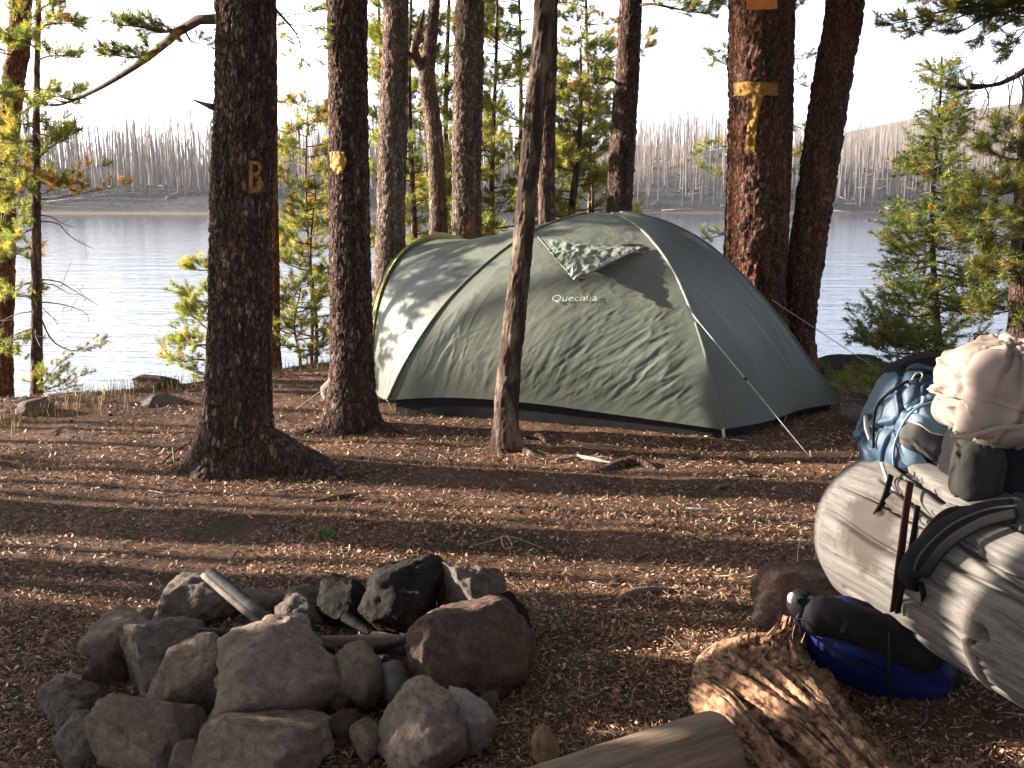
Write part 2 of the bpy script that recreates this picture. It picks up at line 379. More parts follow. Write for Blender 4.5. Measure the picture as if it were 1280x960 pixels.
for i in range(300, len(tx)):
    Vv, Ff = lib[int(rng.integers(0, 10))]; s = rng.uniform(.75, 1.15) * (0.8 if tx[i] > 20 else 1); an = rng.uniform(0, 6.28)
    c, s_ = math.cos(an), math.sin(an); W = Vv.copy() * s; W = np.stack([W[:, 0] * c - W[:, 1] * s_, W[:, 0] * s_ + W[:, 1] * c, W[:, 2]], 1)
    W[:, 0] += W[:, 2] * rng.normal(0, .03)
    (a if rng.random() < .65 else a2).add(W + [tx[i], ty[i], tz[i] - .1], Ff)
for acc, mm, nm in ((a, M_burnt, 'burnt_forest'), (a2, M_burnt_brown, 'burnt_forest')):
    o = mk(nm, *acc.get(), mm); tag(o, 'distant mass of bare burnt trunks covering the slopes beyond the lake', 'forest', kind='stuff')
# fallen bleached logs and brush on the far slope
a = Acc(); a2 = Acc()
for i in range(170):
    y = rng.uniform(170, 215); x = rng.uniform(-.6, .6) * y; z = float(FH(np.array([x]), np.array([y]))[0])
    if z < WATER + .1: continue
    l = rng.uniform(1.5, 6); an = rng.normal(0, .6); p = np.array([x, y, z + .15]); q = p + np.array([math.cos(an) * l, math.sin(an) * l, 0]); q[2] = float(FH(q[:1], q[1:2])[0]) + .2 + rng.uniform(0, .4)
    a.add(*tube(np.array([p, q]), [.14, .07], 4))
mk('fallen_logs', *a.get(), simple('bleached_logs', (0.22, 0.18, 0.15), (0.42, 0.37, 0.32), 1, .9, 0)); o = bpy.data.objects['fallen_logs']; tag(o, 'pale fallen trunks scattered over the slope across the lake', 'fallen logs', kind='stuff')
for i in range(500):
    y = rng.uniform(171, 230); x = rng.uniform(-.6, .6) * y; z = float(FH(np.array([x]), np.array([y]))[0])
    if z < WATER + .2: continue
    Vb, Fb = ico(1); s = rng.uniform(.3, 1.0); Vb = Vb * (0.7 + 0.5 * vnoise(Vb * 3 + i, 5))[:, None] * [s * 1.3, s, s * .8]; a2.add(Vb + [x, y, z], Fb)
o = mk('brush', *a2.get(), simple('brush_leaf', (0.035, 0.045, 0.025), (0.10, 0.11, 0.06), 3, 1, 0)); tag(o, 'low dark brush growing on the slope across the lake', 'brush', kind='stuff')

# ------------------------------------------------------------------ foliage
def make_brush(n, Ls, ln, wd, rg, spread=0.8, fwd=0.7, flat=0):
    t = rg.random(n) ** 0.8 * Ls; an = rg.uniform(0, 2 * math.pi, n)
    rad = np.stack([np.cos(an), np.sin(an) * (1 - flat), 0 * an], 1)
    d = rad * spread + np.array([0, 0, 1]) * (fwd + rg.normal(0, .25, n))[:, None]; d /= np.linalg.norm(d, axis=1)[:, None]
    b = np.stack([0 * t, 0 * t, t], 1); s = np.cross(d, rg.normal(0, 1, (n, 3))); s /= np.linalg.norm(s, axis=1)[:, None]
    l = (ln * rg.uniform(.7, 1.15, n))[:, None]
    return np.stack([b - s * wd / 2, b + s * wd / 2, b + d * l], 1)
_rg = np.random.default_rng(5)
BR_far = [make_brush(22, 0.085, 0.055, 0.013, _rg) for _ in range(4)]
BR_pine = [make_brush(64, 0.085, 0.052, 0.0043, _rg) for _ in range(6)]
BR_fir = [make_brush(64, 0.15, 0.030, 0.0048, _rg, 0.9, 0.45, .35) for _ in range(6)]
def tufts_mesh(pos, dirs, scale, kinds, cols, rg):
    """pos (n,3) dirs (n,3) -> V,F,cols for one mesh"""
    n = len(pos); d = dirs / (np.linalg.norm(dirs, axis=1)[:, None] + 1e-9)
    up = np.where(np.abs(d[:, 2:3]) > .9, [[1., 0, 0]], [[0, 0, 1.]]); a = np.cross(d, up); a /= np.linalg.norm(a, axis=1)[:, None]; b = np.cross(a, d)
    an = rg.uniform(-.6, .6, n)[:, None]; a2 = a * np.cos(an) + b * np.sin(an); b2 = np.cross(a2, d)
    which = rg.integers(0, len(kinds), n); Vs = []; Cs = []
    for k in range(len(kinds)):
        m = which == k
        if not m.any(): continue
        T = kinds[k].reshape(-1, 3); Rm = np.stack([a2[m], b2[m], d[m]], 1)
        W = np.einsum('vk,nkj->nvj', T, Rm) * scale[m][:, None, None] + pos[m][:, None]
        Vs.append(W.reshape(-1, 3)); Cs.append(np.repeat(cols[m], len(T), 0) * np.repeat(rg.uniform(.75, 1.25, (m.sum(), len(T) // 3)), 3, 1).reshape(-1, 1))
    V = np.concatenate(Vs); return V, np.arange(len(V)).reshape(-1, 3), np.clip(np.concatenate(Cs), 0, 1)
GREENS = np.array([[0.095, 0.108, 0.036], [0.12, 0.128, 0.042], [0.065, 0.082, 0.034], [0.155, 0.145, 0.05]])
def tcols(n, rg, dead=0.04, pal=GREENS):
    c = pal[rg.integers(0, len(pal), n)] * rg.uniform(.75, 1.3, (n, 1)); m = rg.random(n) < dead
    c[m] = np.array([0.22, 0.13, 0.045]) * rg.uniform(.7, 1.2, (m.sum(), 1)); return c
def branch(parent, path, r0, rg, kind='pine', tw=10, twl=0.35, dead=0.04, dens=1.0, start=0.2, tsc=1.0, mat_=None, pal=GREENS, planar=0.5, cl=5):
    """one limb: a tapered tube, side twigs and its needle brushes (sub-part)"""
    path = np.asarray(path, float)
    if len(path) < 7: path = catmull(path, 9)
    n = len(path); u = np.linspace(0, 1, n); a = Acc(); a.add(*tube(path, r0 * (1 - .8 * u), 6))
    pos = []; dr = []; T = np.gradient(path, axis=0); Ln = np.linalg.norm(np.diff(path, axis=0), axis=1).sum()
    for k in range(tw):
        t = start + (1 - start) * (k + rg.uniform(0, .9)) / tw; i = min(int(t * (n - 1)), n - 2); f = t * (n - 1) - i; p = path[i] * (1 - f) + path[i + 1] * f
        d = T[i] / (np.linalg.norm(T[i]) + 1e-9); side = np.cross(d, [0, 0, 1]); side /= np.linalg.norm(side) + 1e-9; side *= (1 if k % 2 else -1)
        v = d * rg.uniform(.35, .9) + side * rg.uniform(.4, 1) + np.array([0, 0, rg.normal(.12, .35) * (1 - planar) + .05]); v /= np.linalg.norm(v)
        l = twl * rg.uniform(.6, 1.2) * (1.15 - .6 * t); q = p + v * l + np.array([0, 0, .12 * l]); mid = (p + q) / 2 + rg.normal(0, .03 * l, 3) - [0, 0, .04 * l]
        a.add(*tube(np.array([p, mid, q]), [r0 * .28, r0 * .2, r0 * .1], 4, cap=False))
        m = max(1, int(round(cl * dens * l / .35)))
        for j in range(m):
            s = rg.uniform(.35, 1) if j else 1; b = p + (q - p) * s; w_ = v * .7 + side * rg.normal(0, .5) + np.array([0, 0, rg.uniform(0, .7)]) + rg.normal(0, .25, 3); pos.append(b); dr.append(w_)
            if j and l > .2:
                e = b + w_ / np.linalg.norm(w_) * rg.uniform(.03, .1); a.add(*tube(np.array([b, e]), [r0 * .12, r0 * .08], 3, cap=False)); pos[-1] = e
    for j in range(max(2, int(3 * dens))): pos.append(path[-1]); dr.append(T[-1] / (np.linalg.norm(T[-1])) + rg.normal(0, .4, 3) + [0, 0, .2])
    ob = mk('branch', *a.get(), mat_ or M_twig, parent)
    if dens > 0:
        pos = np.array(pos); dr = np.array(dr); sc_ = rg.uniform(.8, 1.25, len(pos)) * tsc
        V, F, C = tufts_mesh(pos, dr, sc_, BR_far if tsc >= 1.6 else BR_pine if kind == 'pine' else BR_fir, tcols(len(pos), rg, dead, pal), rg)
        mk('needles', V, F, M_needle, ob, False, C)
    return ob
def bare_twigs(parent, centre_path, n, l, rg, r=0.006, zr=(0, 1), droop=.25):
    cp = np.asarray(centre_path)
    for k in range(n):
        t = rg.uniform(*zr); i = min(int(t * (len(cp) - 1)), len(cp) - 2); p = cp[i] + (cp[i + 1] - cp[i]) * (t * (len(cp) - 1) - i)
        an = rg.uniform(0, 6.28); ll = l * rg.uniform(.5, 1.2); d = np.array([math.cos(an), math.sin(an), 0.])
        pts = np.array([p, p + d * ll * .4 + [0, 0, -.02], p + d * ll * .75 + rg.normal(0, .03, 3) + [0, 0, -droop * ll * .5], p + d * ll + rg.normal(0, .04, 3) + [0, 0, -droop * ll]])
        a = Acc(); a.add(*tube(catmull(pts, 7), np.linspace(r, r * .3, 7), 4))
        for j in range(3):
            s = pts[1] + (pts[3] - pts[1]) * rg.uniform(.1, .9); a.add(*tube(np.array([s, s + rg.normal(0, .09, 3)]), [r * .4, r * .2], 3))
        mk('twig', *a.get(), M_deadtwig, parent)

# ------------------------------------------------------------------ trunks
def trunk_geo(path, rad, seed, ns=64, dz=0.02, bark=0.012, cell=0.045, flare=0.0, flare_h=0.25, lobes=None, zmaxfine=3.3):
    path = np.asarray(path, float); rad = np.asarray(rad, float)
    ztop = path[-1, 2]; z0 = path[0, 2] - 0.12
    zf = min(ztop, zmaxfine); zz = np.concatenate([np.arange(z0, zf, dz), np.arange(zf, ztop, 0.15), [ztop]])
    cx = np.interp(zz, path[:, 2], path[:, 0]); cy = np.interp(zz, path[:, 2], path[:, 1]); rr = np.interp(zz, path[:, 2], rad)
    k = np.array([.25, .5, .25]) 
    th = np.linspace(0, 2 * math.pi, ns, endpoint=False); TH, ZZ = np.meshgrid(th, zz)
    RR = np.repeat(rr[:, None], ns, 1); h = ZZ - path[0, 2]
    if flare:
        lob = 1 + 0 * TH
        if lobes:
            lob = 0.35 + 0 * TH
            for (ang, wd, am) in lobes:
                d = (TH - ang + math.pi) % (2 * math.pi) - math.pi; lob += am * np.exp(-(d / wd) ** 2)
        RR = RR * (1 + flare * lob * np.exp(-np.maximum(h, -.05) / flare_h))
    nx = np.cos(TH); ny = np.sin(TH)
    q = np.stack([nx.ravel() * rr.max(), ny.ravel() * rr.max(), ZZ.ravel() * .5], 1)
    f1, f2, idc = worley(q / cell + fbm(q / cell * .9, 2, seed)[:, None] * .55, seed)
    d = bark * (sstep(.02, .3, f2 - f1) * (.6 + .8 * idc)) - bark + bark * .5 * fbm(q / .02, 2, seed + 3) + rr.max() * .07 * fbm(q / .35, 2, seed + 5)
    RR = RR + d.reshape(RR.shape)
    V = np.stack([cx[:, None] + nx * RR, cy[:, None] + ny * RR, ZZ], -1).reshape(-1, 3)
    return V, grid_faces(len(zz), ns)
BVH = {}
def tree(label, spec, Y=None, mat_=None, top=8.0, seed=1, ns=48, dz=.03, bark=.008, cell=.04, flare=.5, flare_h=.2, lobes=None, lean=0.0, base=None, name='pine_tree', group=None, rtop=.6):
    """spec: [(px, py, width_px)...] bottom to top; base on the ground at its own distance"""
    px, py, wp = spec[0]
    if base is None:
        base = G(px, py) if Y is None else P(px, py, Y)
        if Y is not None: base[2] = H1(base[0], base[1])
    Yb = base[1]; pts = [base.copy()]; rad = [PW(wp, Yb) / 2]
    for (a, b, c) in spec[1:]:
        Yk = Yb; p = P(a, b, Yk); Yk = Yb + lean * (p[2] - base[2]); p = P(a, b, Yk); pts.append(p); rad.append(PW(c, Yk) / 2)
    pts = np.array(pts); keepi = [0]
    for i in range(1, len(pts)):
        if pts[i][2] > pts[keepi[-1]][2] + .05: keepi.append(i)
    pts = pts[keepi]; rad = np.array(rad)[keepi]
    if top > pts[-1][2] + .3:
        d = (pts[-1] - pts[-2]); d /= d[2]; d[:2] *= .6; e = pts[-1] + d * (top - pts[-1][2]); pts = np.vstack([pts, e]); rad = np.append(rad, rad[-1] * rtop)
    n = max(12, int((pts[-1][2] - pts[0][2]) / .12)); sm = catmull(np.hstack([pts, rad[:, None]]), n)
    sm = sm[np.concatenate([[True], np.diff(np.maximum.accumulate(sm[:, 2])) > 1e-5])]
    root = thing(name, base, label, 'tree', group)
    V, F = trunk_geo(sm[:, :3], sm[:, 3], seed, ns, dz, bark, cell, flare, flare_h, lobes)
    mk('trunk', V, F, mat_ or M_bark, root)
    BVH[root.name] = (V, F)
    return root, sm
def roots(root, base, specs, r0, mat_, seed=0):
    """specs: (angle, length, radius)"""
    rg = np.random.default_rng(seed)
    for (an, ln, rr) in specs:
        k = 14; s = np.linspace(0, 1, k); wob = np.cumsum(rg.normal(0, .06, k)); x = base[0] + np.cos(an + wob) * (r0 * .7 + s * ln); y = base[1] + np.sin(an + wob) * (r0 * .7 + s * ln)
        z = H(x, y) + rr * np.interp(s, [0, .25, 1], [1.5, .35, -.9]); pa = np.stack([x, y, z], 1)
        V, F = tube(pa, rr * (1 - .65 * s) * (1 + .12 * np.sin(s * 9 + an)), 16); V += (fbm(V / .05, 3, seed + 9) * rr * .22)[:, None] * (V - np.repeat(pa[np.clip(np.arange(k + 2) - 1, 0, k - 1)], 16, 0)) / (rr + 1e-6)
        mk('root', V, F, mat_, root)
def crown(root, sm, z0, z1, n, ln, rg, kind='pine', r=.02, dens=.8, tw=7, twl=.4, up=.15, tsc=1.3, dead=.03, pal=GREENS, az=None, cl=4):
    for k in range(n):
        z = z0 + (z1 - z0) * (k + rg.random() * .8) / n; c = np.array([np.interp(z, sm[:, 2], sm[:, j]) for j in (0, 1)] + [z])
        an = rg.uniform(0, 6.28) if az is None else rg.uniform(*az); t = (z - z0) / (z1 - z0 + 1e-6); l = ln * (1 - (.92 if kind == 'fir' else .6) * t) * rg.uniform(.7, 1.15)
        d = np.array([math.cos(an), math.sin(an), up]); side = rg.normal(0, .08, 3)
        pa = [c, c + d * l * .35 + [0, 0, -.03 * l], c + d * l * .7 + side * l - [0, 0, .05 * l], c + d * l + side * 1.5 * l + [0, 0, .06 * l]]
        branch(root, pa, r * (1 - .5 * t), rg, kind, tw, twl * (1 - (.78 if kind == 'fir' else .4) * t), dead, dens, .25, tsc * (1 - (.35 if kind == 'fir' else 0) * t), pal=pal, cl=cl)

rg = np.random.default_rng(42)
# 1 the big lettered pine
t1, s1 = tree('big dark pine with a yellow letter B, nearest and left of the tent', [(292, 562, 92), (296, 505, 86), (299, 420, 80), (301, 300, 76), (305, 150, 74), (307, 0, 72)], Y=5.72, seed=1, ns=170, dz=.0095, bark=.010, cell=.024, flare=.75, flare_h=.13,
              lobes=[(-.25, .35, .9), (-2.0, .3, .5), (3.5, .4, .6), (1.5, .5, .4), (-1.1, .25, .3)], top=9)
b1 = np.array(t1.location)
roots(t1, b1, [(-.10, 1.0, .115), (-2.0, .22, .09), (3.35, .35, .06), (-.75, .3, .05), (1.2, .5, .07)], .2, M_bark, 3)
# 2 second dark pine
t2, s2 = tree('dark pine with a small yellow blaze, standing at the left end of the tent', [(440, 518, 60), (440, 470, 56), (438, 350, 52), (436, 200, 50), (434, 0, 48)], Y=6.7, seed=2, ns=110, dz=.013, bark=.009, cell=.024, flare=.7, flare_h=.14,
              lobes=[(-.4, .4, .9), (3.6, .4, .9), (-1.9, .35, .5), (1.5, .4, .5)], top=9)
b2 = np.array(t2.location)
roots(t2, b2, [(-.35, .45, .06), (3.75, .4, .05), (-2.3, .3, .045)], .13, M_bark, 5)
# 9 the thin leaning pine in front of the tent
M_peel = simple('peeling_bark', (0.04, 0.024, 0.019), (0.24, 0.17, 0.13), 15, .85, .012, (1, 1, .3), 10, .15, (.46, .70))
t9, s9 = tree('slender leaning pine with peeling bark right in front of the tent', [(632, 540, 34), (634, 490, 31), (641, 420, 29), (651, 330, 27), (662, 210, 26), (672, 100, 25), (681, 0, 24)], Y=6.15, mat_=M_peel, seed=9, ns=64, dz=.015, bark=.006, cell=.035, flare=.5, flare_h=.07,
              lobes=[(-.3, .4, .8), (3.4, .35, .8), (-1.6, .4, .4)], top=7.5)
b9 = np.array(t9.location)
roots(t9, b9, [(-.35, .42, .028), (3.3, .14, .03), (-1.7, .12, .03)], .07, M_peel, 8)
# 13 the painted pine with T
t13, s13 = tree('thick reddish pine with a large yellow T, behind the tent', [(944, 470, 84), (943, 380, 78), (946, 250, 74), (948, 120, 74), (951, 0, 74)], Y=8.9, mat_=M_bark_red, seed=13, ns=110, dz=.02, bark=.018, cell=.05, flare=.5, top=11)
# its dark companion stem, close behind on the right
t13b, s13b = tree('dark pine stem half hidden behind the T-marked pine', [(962, 465, 44), (966, 300, 40), (972, 120, 38), (976, 0, 36)], Y=9.25, seed=23, ns=48, dz=.03, bark=.012, top=9)
# 14 leaning reddish pine
t14, s14 = tree('reddish pine leaning right, beside the T-marked pine', [(990, 462, 52), (995, 400, 48), (1012, 290, 46), (1030, 170, 46), (1045, 70, 46), (1057, 0, 45)], Y=9.0, mat_=M_bark_red, seed=14, ns=80, dz=.02, bark=.015, cell=.045, flare=.4, top=9)
# 12
t12, s12 = tree('grey-brown pine rising behind the tent top', [(770, 430, 34), (774, 262, 32), (780, 150, 30), (789, 0, 29)], Y=10.2, mat_=M_bark, seed=12, ns=48, dz=.03, bark=.012, top=9)
# 10
t10, s10 = tree('narrow straight pine just right of the leaning stem', [(682, 440, 22), (683, 270, 21), (684, 130, 21), (687, 0, 20)], Y=9.6, mat_=M_bark_smooth, seed=10, ns=36, dz=.03, bark=.008, top=8)
# 8
t8, s8 = tree('straight brown pine with an orange scar at its foot, behind the tent', [(583, 440, 42), (583, 300, 38), (584, 150, 36), (587, 0, 34)], Y=9.4, mat_=M_bark_grey, seed=8, ns=60, dz=.02, bark=.012, cell=.04, top=9)
# 6
t6, s6 = tree('pale grey pine between the blazed pine and the crooked one', [(487, 430, 40), (488, 300, 37), (491, 180, 35), (494, 60, 32), (495, 0, 30)], Y=9.0, mat_=M_bark_grey, seed=6, ns=56, dz=.02, bark=.01, cell=.04, top=8)
# 7 crooked
t7, s7 = tree('crooked pine with a kinked stem behind the tent hoop', [(549, 420, 26), (548, 290, 23), (546, 220, 21), (541, 150, 20), (533, 100, 21), (536, 70, 18), (541, 30, 15), (543, 0, 14)], Y=9.9, mat_=M_bark_grey, seed=7, ns=32, dz=.03, bark=.008, top=6)
pp = [P(533, 88, 9.9), P(523, 78, 9.85), P(518, 62, 9.8), P(524, 40, 9.8), P(530, 12, 9.8)]
branch(t7, pp, .06, rg, dens=0, tw=3, twl=.2, mat_=M_bark_smooth)
branch(t7, [P(520, 74, 9.85), P(505, 62, 9.7), P(493, 48, 9.6), P(486, 20, 9.6)], .028, rg, dens=.6, tw=6, twl=.3, mat_=M_bark_smooth)
# 3 sliver behind the big pine
t3, s3 = tree('narrow orange-barked pine peeping out behind the lettered pine', [(343, 445, 13), (343, 330, 13), (341, 200, 12), (340, 0, 11)], Y=9.2, mat_=M_bark_orange, seed=3, ns=28, dz=.04, bark=.006, top=7)
# 4 left edge
t4, s4 = tree('orange-barked pine cut by the left edge of the view', [(-6, 505, 34), (2, 380, 30), (8, 200, 28), (18, 90, 28), (26, 0, 26)], Y=8.7, mat_=M_bark_orange, seed=4, ns=48, dz=.03, bark=.01, top=8)
# 5 thin tree on the left
t5, s5 = tree('thin half-bare pine at far left with bright needle clumps', [(45, 498, 15), (46, 400, 14), (45, 250, 11), (46, 100, 8), (48, 0, 7)], Y=8.2, mat_=M_bark_smooth, seed=5, ns=24, dz=.04, bark=.004, flare=.2, top=4.2)

# high crowns of the camp pines, above the view
for (tr, s, z0) in ((t1, s1, 4.2), (t2, s2, 4.4), (t13, s13, 4.6), (t12, s12, 4.4), (t8, s8, 4.3), (t14, s14, 4.6), (t4, s4, 3.6)):
    crown(tr, s, z0, min(s[-1, 2], 8.5), 15, 1.9, rg, dens=.8, tsc=2.2, tw=8, twl=.55)

# --- particular limbs
def limb(tr, pxs, Ys, r, **kw):
    kw['tw'] = int(kw.get('tw', 10) * 1.35); kw['tsc'] = kw.get('tsc', 1.0) * 1.12
    if not hasattr(Ys, '__len__'): Ys = [Ys] * len(pxs)
    branch(tr, catmull([P(a, b, y) for (a, b), y in zip(pxs, Ys)], 11), r, rg, **kw)
# long dark limb of the lettered pine reaching left
pth = [(272, 24), (255, 22), (225, 38), (190, 68), (150, 95), (115, 115), (85, 128), (70, 132)]
limb(t1, pth, [5.72, 5.75, 5.8, 5.9, 6.0, 6.1, 6.2, 6.25], .030, tw=4, twl=.14, dens=.5, start=.85)
limb(t1, [(235, 32), (205, 40), (180, 34), (152, 32)], [5.78, 5.7, 5.7, 5.75], .012, tw=11, twl=.12, dens=1.5, start=.1, tsc=.75, cl=9, pal=GREENS * .8)
limb(t1, [(205, 58), (188, 66), (165, 72), (135, 68)], [5.85, 5.8, 5.8, 5.8], .010, tw=8, twl=.11, dens=1.5, start=.2, tsc=.75, cl=9, pal=GREENS * .9)
limb(t1, [(232, 40), (240, 52), (258, 56)], [5.8, 5.75, 5.75], .008, tw=4, twl=.07, dens=1.2, tsc=.6, cl=8)
limb(t1, [(215, 45), (200, 64), (190, 68)], [5.8, 5.75, 5.75], .008, tw=3, twl=.07, dens=1.2, tsc=.6, cl=8)
limb(t1, [(268, 134), (258, 131), (242, 125)], [5.72, 5.65, 5.6], .022, tw=0, dens=0, mat_=M_deadtwig)
limb(t1, [(340, 8), (352, 20), (372, 45), (378, 72)], [5.75, 6, 6.2, 6.3], .012, tw=9, twl=.2, dens=1.1, tsc=.7)
# left thin tree: clumps
for (ax, ay, bx, by, l_, dd) in ((46, 128, 95, 118, .12, .0), (46, 135, 5, 120, .12, 0), (46, 150, 70, 165, .1, 0), (46, 190, 10, 175, .12, 0), (46, 200, 80, 175, .1, 0), (46, 225, 15, 245, .1, .1), (46, 60, 15, 50, .12, .0), (46, 75, 85, 70, .1, 0),
                             (47, 35, 90, 30, .1, 0), (47, 20, 60, 5, .1, 0), (46, 245, 85, 235, .1, .3), (46, 160, 2, 155, .12, .05), (46, 215, 0, 205, .12, .05), (46, 285, 20, 300, .1, .1)):
    Yb = rg.uniform(7.8, 8.5)
    limb(t5, [(ax, ay), ((ax + bx) / 2, (ay + by) / 2 - 3), (bx, by)], [8.2, (8.2 + Yb) / 2, Yb], .009, tw=8, twl=.2, dens=1.3, start=.25, dead=dd + .03, cl=6, pal=GREENS * 1.15, tsc=.9)
limb(t5, [(46, 250), (80, 246), (120, 238), (155, 232)], [8.2, 8.1, 8.1, 8.1], .007, tw=6, twl=.12, dens=.9, start=.35, dead=.85, tsc=.8)
limb(t5, [(46, 225), (75, 235), (100, 215), (128, 207)], [8.2, 8.1, 8.1, 8.1], .006, tw=4, twl=.1, dens=.8, start=.5, dead=.8, tsc=.8)
bare_twigs(t5, s5[:, :3], 26, .38, rg, .006, (.12, .62), .45)
limb(t5, [(50, 395), (65, 425), (90, 438), (125, 430)], [8.2, 8.1, 8.05, 8.0], .009, tw=9, twl=.14, dens=.7, start=.5, dead=.2, tsc=.7)
for e in ((70, 458), (100, 470), (85, 485), (60, 470)):
    limb(t5, [(46, 492), ((46 + e[0]) / 2, (492 + e[1]) / 2), e], [8.2, 8.1, 8.0], .008, tw=7, twl=.16, dens=.8, start=.3, dead=.1, tsc=.7)
# left edge tree foliage
for (ax, ay, bx, by) in ((10, 150, 45, 130), (8, 180, 40, 200), (20, 40, 60, 20), (8, 260, 25, 270), (5, 310, 30, 320), (4, 365, 35, 372), (18, 70, -20, 60), (5, 420, 22, 438), (6, 330, -25, 320), (10, 220, 38, 232)):
    limb(t4, [(ax, ay), ((ax + bx) / 2, (ay + by) / 2), (bx, by)], [8.7, 8.4, 8.2], .01, tw=7, twl=.2, dens=1.1, start=.2, dead=.08, pal=GREENS * 1.15)
# branches on tree 12 and 8, 6
limb(t12, [(776, 108), (764, 99), (750, 98), (735, 100)], [10.2, 10.0, 9.9, 9.9], .022, tw=4, twl=.12, dens=.5, start=.6, tsc=.6, mat_=M_deadtwig)
limb(t12, [(790, 8), (815, 5), (850, 12), (885, 18)], [10.2, 10, 10, 10], .02, tw=12, twl=.3, dens=1.2, start=.25, pal=GREENS * .8)
limb(t12, [(790, 2), (820, -12), (860, -8), (900, 2)], [10.2, 10, 10, 10], .02, tw=12, twl=.3, dens=1.1, start=.3, pal=GREENS * .8)
for (ax, ay, bx, by) in ((925, 60, 893, 78), (920, 90, 890, 70), (918, 235, 880, 210), (915, 180, 878, 188), (918, 290, 890, 298), (978, 75, 1018, 72), (975, 95, 1000, 105), (975, 150, 1012, 165), (978, 200, 1000, 190), (978, 235, 1000, 250), (975, 290, 985, 305), (978, 20, 1000, 5), (975, 180, 990, 210)):
    tr_ = t13b; limb(tr_, [(970 if ax > 940 else ax + 25, ay), ((ax + bx) / 2, (ay + by) / 2), (bx, by)], [9.3, 9.7, 9.8], .01, tw=7, twl=.13, dens=1.1, start=.4, tsc=.8, dead=.05)

# background pines between the trunks, on the bank
def bgpine(label, px, pyb, Y, hpx, n, ln, seed, dens=1.35, dead=.05, w=14, pal=GREENS, lean=0, start=.12, kind='pine', tsc=1.0, group=None, up=.22, mat_=M_bark_smooth, cl=5, twl=.26):
    rg2 = np.random.default_rng(seed)
    b = P(px, pyb, Y); zg = H1(b[0], b[1]); b = np.array([b[0], b[1], zg]); topz = P(px, hpx, Y)[2]
    sp = P(px + lean, hpx, Y)
    k = 14; s = np.linspace(0, 1, k); path = b + (sp - b) * s[:, None] + np.stack([.03 * np.sin(s * 7 + seed), 0 * s, 0 * s], 1)
    root = thing('young_pine' if kind == 'pine' else 'fir_tree', b, label, 'tree', group)
    r = PW(w, Y) / 2; V, F = tube(path, r * (1 - .8 * s), 12); V += .12 * r * fbm(V / .08, 2, seed)[:, None]; mk('trunk', V, F, mat_, root)
    smx = np.hstack([path, (r * (1 - .8 * s))[:, None]]); zz0 = zg + (sp[2] - zg) * start
    crown(root, smx, zz0, sp[2] - .05, int(n * 1.15), ln, rg2, kind, r=.012, dens=dens, tw=9, twl=twl, up=up, tsc=tsc * 1.15, dead=dead, pal=pal, cl=cl)
    return root
YG = GREENS * np.array([1.1, 1.1, .95])
bgpine('yellow-green pine between the blazed pine and the crooked pine', 515, 440, 11.0, -60, 34, .75, 50, w=11, pal=YG)
bgpine('bushy green pine behind the crooked stem, topping the tent hoop', 560, 440, 11.8, -90, 34, .8, 51, w=12, pal=YG)
bgpine('green pine between the scarred pine and the leaning stem', 618, 440, 11.2, -60, 40, .8, 52, w=10, pal=YG, dead=.08)
bgpine('dark slanting young pine right of the leaning stem', 705, 430, 10.6, 60, 30, .62, 53, w=15, lean=22, pal=YG, mat_=M_bark, dead=.06, start=.3)
bgpine('low bushy pine just left of the grey-brown pine behind the tent', 738, 430, 11.3, 130, 26, .6, 54, w=8, pal=YG)
bgpine('pine showing above the blazed pine crown gap, top left centre', 476, 430, 11.6, -110, 16, .7, 55, w=9, pal=YG, start=.6)
bgpine('sparse pine with rusty needles between the two dark pines', 385, 440, 11.2, 120, 20, .55, 56, w=6, dead=.25, pal=YG, start=.45)
bgpine('spindly sapling beside the blazed pine on the lake bank', 392, 458, 9.6, 222, 20, .34, 57, w=6, dens=.9, tsc=.75, start=.15, pal=GREENS * .9)
bgpine('small yellow-green sapling at the bank between the two dark pines', 372, 462, 9.3, 345, 14, .30, 58, w=4, dens=1, tsc=.7, pal=YG, start=.1)
bgpine('young pine half hidden left of the lettered pine at the water', 262, 470, 9.0, 322, 18, .36, 59, w=5, dens=1, tsc=.8, pal=YG, start=.05)
bgpine('tall pine with airy needles between the scarred pine and leaning stem', 648, 440, 12.2, -120, 26, .9, 60, w=9, pal=GREENS, start=.4, dead=.12)
bgpine('rusty-tinted pine top right of the leaning stem', 735, 430, 12.6, -110, 16, .8, 61, w=8, pal=GREENS, start=.62, dead=.4)
bgpine('tiny pine sprouting above the tent hoop', 585, 440, 10.5, 200, 12, .35, 62, w=5, pal=YG, start=.3)

# right side: the young fir, the edge pine and an overhanging limb
FG = GREENS * np.array([.9, 1.0, .8])
bgpine('conical young fir between the leaning pine and the backpacks', 1172, 470, 7.3, 70, 78, .56, 70, dens=1.15, twl=.2, w=11, pal=FG, start=.02, kind='fir', tsc=1.15, up=-.12, dead=.05, mat_=M_bark, cl=7)
te, se = tree('dark pine at the right edge above the beige pack', [(1278, 470, 34), (1276, 400, 30), (1279, 250, 22), (1284, 150, 16)], Y=6.6, seed=71, ns=30, dz=.05, bark=.006, top=2.6)
for (ax, ay, bx, by) in ((1278, 200, 1240, 190), (1278, 235, 1225, 245), (1279, 260, 1235, 275), (1280, 290, 1215, 300), (1280, 180, 1262, 165), (1280, 330, 1235, 345), (1279, 215, 1300, 200), (1280, 380, 1240, 392), (1280, 245, 1262, 225), (1280, 310, 1250, 320)):
    limb(te, [(ax, ay), ((ax + bx) / 2, (ay + by) / 2 + 3), (bx, by)], [6.6, 6.5, 6.5], .012, tw=9, twl=.2, dens=1.2, start=.15, pal=GREENS * .75)
